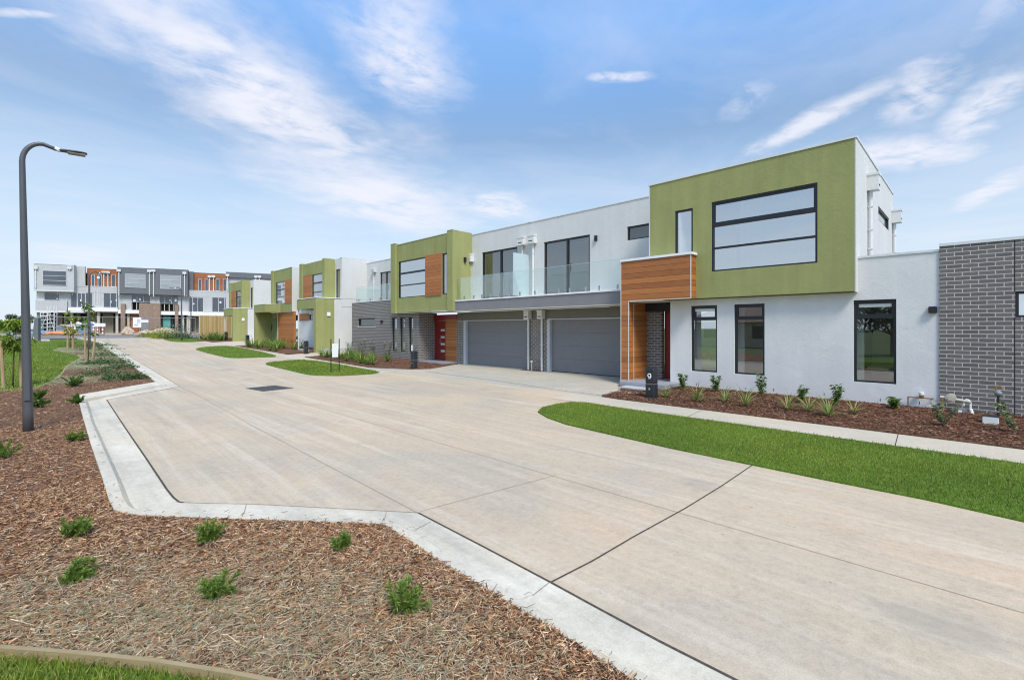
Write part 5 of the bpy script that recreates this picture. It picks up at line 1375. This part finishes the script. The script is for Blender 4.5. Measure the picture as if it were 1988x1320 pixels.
# ---------------------------------------------------------------- letterboxes
def letterbox(px, py, label, num=None, h=.03, rz=0., pos=None):
    p = pos or G(px, py, h); r = root('letterbox', (*p, zg(*p)+h-.01), label, 'letterbox', 'twin black letterboxes by the footpath', rz)
    w, d = .125, .115
    for nm, z0, z1, k in (('lower_box', 0, .37, 1.), ('upper_box', .385, .79, 1.)):
        n = 8; mb = MB()
        b = .022
        oct_ = [(-d, -w+b), (-d+b, -w), (d-b, -w), (d, -w+b), (d, w-b), (d-b, w), (-d+b, w), (-d, w-b)]
        if nm == 'upper_box':
            zz_ = [(z0, .93), (z0+.05, 1.0), (z1-.05, 1.0), (z1, .93)]
        else: zz_ = [(z0, 1.), (z1, 1.)]
        for z, s in zz_: mb.v += [(x*s, y*s, z) for x, y in oct_]
        for i in range(len(zz_)-1):
            for q in range(n): q2 = (q+1) % n; mb.f.append((i*n+q, i*n+q2, (i+1)*n+q2, (i+1)*n+q))
        mb.f.append(tuple(range(n))[::-1]); mb.f.append(tuple(range((len(zz_)-1)*n, len(zz_)*n)))
        o = mb.build(nm, M['box'], r, True)
        if nm == 'lower_box':
            MB().tube([(-d-.006, 0, .25), (-d+.01, 0, .25)], .028, 16).build('lock', M['metal'], o, True)
        else:
            part(o, 'slot', 'slot', (-d-.003, -d+.01, -w*.7, w*.7, .715, .733), local=True)
            if num:
                # the numeral 9: a loop with a tail bending under it
                k9 = [(.043*math.cos(a), .60+.043*math.sin(a)) for a in np.linspace(0, 2*math.pi, 15)]
                k9 += [(.043, .585), (.040, .556), (.026, .530), (.004, .518), (-.026, .521)]
                MB().tube([(-d-.004, -u, z) for u, z in k9], .0125, 8).build('house_number', M['white_paint'], o, True, smooth=True)
    part(r, 'band', 'meter', (-d*.96, d*.96, -w*.96, w*.96, .3705, .3845), local=True)
    return r
letterbox(1265, 772, 'black letterbox numbered 9 at the porch of the wide house', '9')
letterbox(804, 715, 'black letterbox at the end of the brick bed, paper stuck in it')
letterbox(594, 686, 'black letterbox beside the little concrete steps')
letterbox(480.5, 669, 'black letterbox beside the white side wall of the farthest olive house')
letterbox(439, 660, 'black letterbox half among plants before the farthest olive house')
p = G(803, 714, .03); r = root('paper', (p[0], p[1]+.06, zg(*p)+.03+.79), 'white paper sticking out of the letterbox by the brick bed', 'paper')
part(r, 'sheet', 'white_paint', (-.06, -.05, -.06, .05, -.02, .24), local=True)

# board sign on the second verge
a, b = G(642.5, 722, .02), G(658.5, 721, .02)
r = root('board_sign', (*a, zg(*a)+.02), 'blank white board between two thin black posts on the verge', 'sign')
mb = MB(); dx, dy = b[0]-a[0], b[1]-a[1]
for x, y in ((0, 0), (dx, dy)): mb.tube([(x, y, -.1), (x, y, 1.33)], .021, 8)
for k, (x, y) in enumerate(((0, 0), (dx, dy))):
    m2 = MB(); m2.tube([(x, y, -.1), (x, y, 1.40)], .021, 8); m2.build('post', M['black'], r, True)
t = Vector((dx, dy, 0)).normalized(); s = Vector((-t.y, t.x, 0))*.006; e = .05
q0, q1 = t*e, Vector((dx, dy, 0))-t*e; mb = MB()
c = [q0-s, q1-s, q1+s, q0+s]
mb.v = [(p.x, p.y, z) for z in (.62, 1.20) for p in c]
mb.f = [(3, 2, 1, 0), (4, 5, 6, 7)] + [(k, (k+1) % 4, 4+(k+1) % 4, 4+k) for k in range(4)]
mb.build('board', M['board'], r, True)

# drain grate in the road
c4 = [G(*q, .0) for q in ((490, 753.2), (531, 748.8), (557, 754.2), (514, 760.2))]
cx, cy = sum(p[0] for p in c4)/4, sum(p[1] for p in c4)/4
r = root('drain_grate', (cx, cy, zg(cx, cy)), 'dark iron drain grate set in the concrete road', 'drain grate')
hx, hy = .44, .56
part(r, 'pit', 'slot', (-hx, hx, -hy, hy, -.03, .0045), local=True)
mb = MB()
for q in (-1, 1): mb.box(q*hx-.03, q*hx+.03, -hy-.03, hy+.03, -.02, .012); mb.box(-hx+.03, hx-.03, q*hy-.03, q*hy+.03, -.02, .012)
for k in range(1, 8): y = -hy+2*hy*k/8; mb.box(-hx+.03, hx-.03, y-.022, y+.022, -.015, .010)
for k in range(1, 4): x = -hx+2*hx*k/4; mb.box(x-.012, x+.012, -hy+.03, hy-.03, -.02, .013)
mb.build('bars', M['iron'], r, True); r.rotation_euler.z = R(8)

# ---------------------------------------------------------------- paling fence at the far corner
r = root('paling_fence', (11.1, 56., zg(11, 56)), 'pale new timber paling fence beside the farthest olive house', 'fence')
mb = MB(); rr = random.Random(2); x = 0.
L = 3.9
while x < L: w = .11; mb.box(x, x+w-.008, -.02-.012*rr.random(), .0, .52, 2.42+rr.uniform(-.01, .01)); x += w
mb.build('palings', M['paling'], r, True)
part(r, 'plinth_board', 'paling', (0, L, -.03, .0, .27, .515), (0, L, -.04, -.001, .0, .265), local=True)
part(r, 'rail', 'paling', (0, L, .001, .06, .8, .88), (0, L, .001, .06, 2.0, 2.08), local=True)
part(r, 'post', 'jamb', (-.07, -.002, -.05, .05, -.1, 2.45), local=True)

# ---------------------------------------------------------------- meters and taps by the brick edge
Yg = yx(1847, 13.4)
r = root('gas_meter', (13.4, Yg, 0), 'grey gas meter with beige regulator on the dark brick wall', 'gas meter')
def PX(px, py, X=13.4): y = yx(px, X); return (0, y-Yg, zz(py, X, y))
a, b = PX(1842, 786), PX(1886, 806)
part(r, 'meter_body', 'meter', (-.06, .1, b[1]+.06, a[1]-.03, b[2]+.0, a[2]-.06), local=True, bevel=.02)
part(r, 'meter_base', 'meter', (-.07, .1, b[1]+.10, a[1]-.05, b[2]-.10, b[2]-.005), local=True, bevel=.02)
part(r, 'dial', 'white_paint', (-.068, -.061, b[1]+.14, a[1]-.14, a[2]-.15, a[2]-.08), local=True)
c = PX(1846, 772); mb = MB()
mb.tube([(-.08, c[1], c[2]), (.05, c[1], c[2])], .085, 16); mb.tube([(-.1, c[1], c[2]), (-.08, c[1], c[2])], .05, 14); mb.tube([(0, c[1]+.17, c[2]), (0, c[1]-.3, c[2]-.06)], .032, 8)
mb.build('regulator', M['beige'], r, True)
mb = MB(); d = PX(1838, 812); mb.tube([(0, c[1]+.12, c[2]-.02), (0, c[1]+.12, d[2]-.1)], .018, 8); mb.build('riser_pipe', M['yellow'], r, True)
g0, g1 = PX(1871, 782), PX(1884, 782); mb = MB()
pts = [(0, g0[1], g0[2]-.06)] + [(0, (g0[1]+g1[1])/2+(g0[1]-g1[1])/2*math.cos(t), g0[2]+.07*math.sin(t)) for t in np.linspace(0, math.pi, 8)] + [(0, g1[1], g1[2]-.14)]
mb.tube(pts, .017, 8); mb.build('outlet_pipe', M['white_paint'], r, True)
e = PX(1886, 800); mb = MB().tube([(-.01, e[1]+.01, e[2]+.06), (-.03, e[1]-.02, -.02)], .028, 10); mb.build('conduit', M['white_paint'], r, True)
# brass water valve on the pale wall
Xv = 13.5; Yv = yx(1789, Xv)
r = root('water_valve', (Xv, Yv, 0), 'brass valve on a thin copper pipe below the wide window', 'water valve')
def PV(px, py): y = yx(px, Xv); return (0, y-Yv, zz(py, Xv, y))
a, b, c = PV(1763, 800), PV(1763, 770), PV(1811, 774)
mb = MB().tube([(a[0], a[1], -.05), b], .013, 8).tube([b, c, (.07, c[1], c[2])], .013, 8); mb.build('pipe', M['copper'], r, True)
v = PV(1789, 769); MB().tube([(0, v[1], v[2]-.02), (0, v[1], v[2]+.03)], .042, 12).build('valve_body', M['brass'], r, True)
MB().tube([(0, v[1], v[2]+.031), (0, v[1], v[2]+.09)], .045, 12).build('valve_cap', M['white_paint'], r, True)
# tap post by the brick wall
p = G(1938, 822, .03); r = root('garden_tap', (*p, zg(*p)+.02), 'tap on a thin dark post with a round cover before the brick wall', 'tap')
MB().tube([(0, 0, -.1), (0, 0, .52)], .016, 8).build('post', M['black'], r, True)
mb = MB()
for i in range(9):
    for k in range(14):
        a, e = 2*math.pi*k/14, -math.pi/2+math.pi*i/8; mb.v.append((.058*math.cos(e)*math.cos(a), .058*math.cos(e)*math.sin(a), .57+.058*math.sin(e)))
for i in range(8):
    for k in range(14): k2 = (k+1) % 14; mb.f.append((i*14+k, i*14+k2, (i+1)*14+k2, (i+1)*14+k))
mb.build('cover', M['meter'], r, True, smooth=True)
MB().tube([(0, .03, .62), (0, .03, .70), (0, -.03, .71), (0, -.06, .66)], .014, 8).build('spout', M['brass'], r, True)
p = G(1932, 824, .03); r = root('valve_pit', (p[0]+.06, p[1]+.06, zg(*p)+.02), 'small white valve box in the bark behind the tap post', 'valve box')
part(r, 'box', 'board', (-.08, .08, -.11, .11, -.05, .15), local=True, bevel=.01)
part(r, 'lid', 'slot', (-.085, .085, -.115, .115, .151, .165), local=True)
# white PVC upstand and vent pipes by the garages
p = (14.35, yx(1030.5, 14.3)); r = root('pipe_stub', (*p, 0), 'short beige pipe stub at the foot of the brick pier', 'pipe stub')
MB().tube([(0, 0, -.05), (0, 0, .33)], .032, 10).build('pipe', M['beige'], r, True); MB().tube([(0, 0, .331), (0, 0, .40)], .05, 10).build('cap', M['white_paint'], r, True)
drape('mulch_bed', [(14.15, yx(1055, 14.3)), (14.5, yx(1055, 14.4)), (14.5, yx(1012, 14.4)), (14.15, yx(1014, 14.3))], M['mulch'], .006)
# weep slots at the foot of the pale wall
for px, py in ((1352, 746), (1448, 754), (1502, 757), (1600, 765), (1709, 776), (1785, 782)):
    y = yx(px, XW); z = zz(py, XW, y); part(lo, 'weep_hole', 'slot', (XW-.003, XW+.01, y-.006, y+.006, z-.035, z+.035))

# ---------------------------------------------------------------- dark angled sign wall and slab on the park lawn
p = G(63, 663, .05)
r = root('sign_wall', (*p, zg(*p)), 'dark grey slanted sign wall standing on the park lawn', 'sign wall')
mb = MB(); k = G(74, 663, .05); w = math.hypot(k[0]-p[0], k[1]-p[1]); ux, uy = (k[0]-p[0])/w, (k[1]-p[1])/w; nx, ny = -uy*.35, ux*.35
hgt = 2.05
base = [(-.15*w*ux, -.15*w*uy), (w*ux, w*uy)]; top = [(.35*w*ux, .35*w*uy), (1.02*w*ux, 1.02*w*uy)]
mb.v = [(*base[0], -.1), (*base[1], -.1), (base[1][0]+nx, base[1][1]+ny, -.1), (base[0][0]+nx, base[0][1]+ny, -.1), (*top[0], hgt), (*top[1], hgt), (top[1][0]+nx, top[1][1]+ny, hgt), (top[0][0]+nx, top[0][1]+ny, hgt)]
mb.f = [(3, 2, 1, 0), (4, 5, 6, 7)] + [(q, (q+1) % 4, 4+(q+1) % 4, 4+q) for q in range(4)]
mb.build('wall', M['dkrender'], r, True)
part(r, 'emblem', 'white_paint', (.05, .35, -.05, -.02, .28, .42), local=True)
drape('path', [G(76, 658.5, .06), G(96, 658.5, .06), G(97, 662.5, .06), G(74, 663, .06)], M['path'], .065)

# ---------------------------------------------------------------- far trees and roofs on the skyline
def tree(x, y, H, W, seed, label, n=2600, grp='trees on the skyline beyond the park', leaf=.5, cols_=[(.10, .125, .075), (.14, .165, .09), (.075, .095, .06), (.17, .185, .11)]):  # default leaf colours are paler, skyline haze put into them
    rr = np.random.default_rng(seed); z = zg(x, y)
    r = root('tree', (x, y, z), label, 'tree', grp)
    mb = MB(); mb.tube([(0, 0, -.2), (.1, 0, H*.35), (0, .1, H*.7)], [.03*H, .022*H, .008*H], 8)
    C = []
    for k in range(9):
        a = rr.uniform(0, 2*math.pi); q = W*.33*math.sqrt(rr.uniform(.02, 1)); zc = H*rr.uniform(.42, .86)
        cc = np.array([q*math.cos(a), q*math.sin(a), zc]); mb.tube([(0, 0, H*.3), tuple(cc*.6+np.array([0, 0, H*.1])), tuple(cc)], [.012*H, .008*H, .003*H], 6)
        v = rr.normal(0, 1, (n//9, 3)); v /= np.linalg.norm(v, axis=1)[:, None]
        C.append(cc+v*(rr.uniform(.35, 1., (n//9, 1))**.6)*np.array([W*.26, W*.26, H*.17])*rr.uniform(.7, 1.2))
    mb.build('trunk', M['bark'], r, True)
    C = np.concatenate(C); D = rr.normal(0, 1, C.shape)
    np_child(leaf_mesh('crown', C, D, leaf, leaf*.5, cols_, None, M['leaf'], .2), r); return r
for k, (x, y, H, W, lab) in enumerate(((-14.5, 170, 4.6, 7, 'grey green tree at the left edge of the skyline'), (-4.6, 165, 4.4, 5, 'small tree on the skyline just right of the tall lamp'))): tree(x, y, H, W, 200+k, lab)
def far_house(x, y, w, d, h, lab, rz, wm='cap', rm='jamb'):
    r = root('far_house', (x, y, zg(x, y)), lab, 'house', 'low houses far beyond the park', rz)
    part(r, 'wall', wm, (-w/2, w/2, -d/2, d/2, 0, h), local=True)
    mb = MB(); e = .4
    v = [(-w/2-e, -d/2-e, h+.02), (w/2+e, -d/2-e, h+.02), (w/2+e, d/2+e, h+.02), (-w/2-e, d/2+e, h+.02), (-w/4, 0, h+1.9), (w/4, 0, h+1.9)]
    mb.v = v; mb.f = [(0, 1, 5, 4), (1, 2, 5), (2, 3, 4, 5), (3, 0, 4), (3, 2, 1, 0)]
    mb.build('roof', M[rm], r, True)
    part(r, 'window', 'frame', (-w*.3, -w*.1, -d/2-.03, -d/2-.001, .9, 2.1), (w*.1, w*.3, -d/2-.03, -d/2-.001, .9, 2.1), local=True)
far_house(-17, 240, 12, 8, 2.6, 'low pale roofed house far beyond the lamp', R(-10)); far_house(-31, 230, 12, 8, 2.6, 'low pale roofed house at the left edge', R(5))
# the park side behind the eye: seen in the window glass
for k, (x, y, H, W, lab) in enumerate(((-14, 4.2, 4.8, 4.5, 'tree mirrored in the wide ground floor window'), (-15.5, 7.4, 5.2, 5., 'second tree mirrored in the wide ground floor window'), (-17, 1.2, 5., 4.5, 'tree across the park mirrored near the brick edge'))): tree(x, y, H, W, 220+k, lab, 1500, 'trees across the park mirrored in the windows', .3, [(.035, .06, .022), (.055, .085, .03), (.025, .04, .018), (.08, .10, .045)])
for x, y, lab in ((-26, 17, 'low tan house mirrored in the first narrow window'), (-27, 31, 'low tan house across the park mirrored in the windows of the brick house')):
    far_house(x, y, 12, 8, 2.5, lab, R(90), 'sand', 'brick_brown')
far_house(-60, 230, 13, 8, 2.6, 'low pale roofed house outside the left edge', R(5))
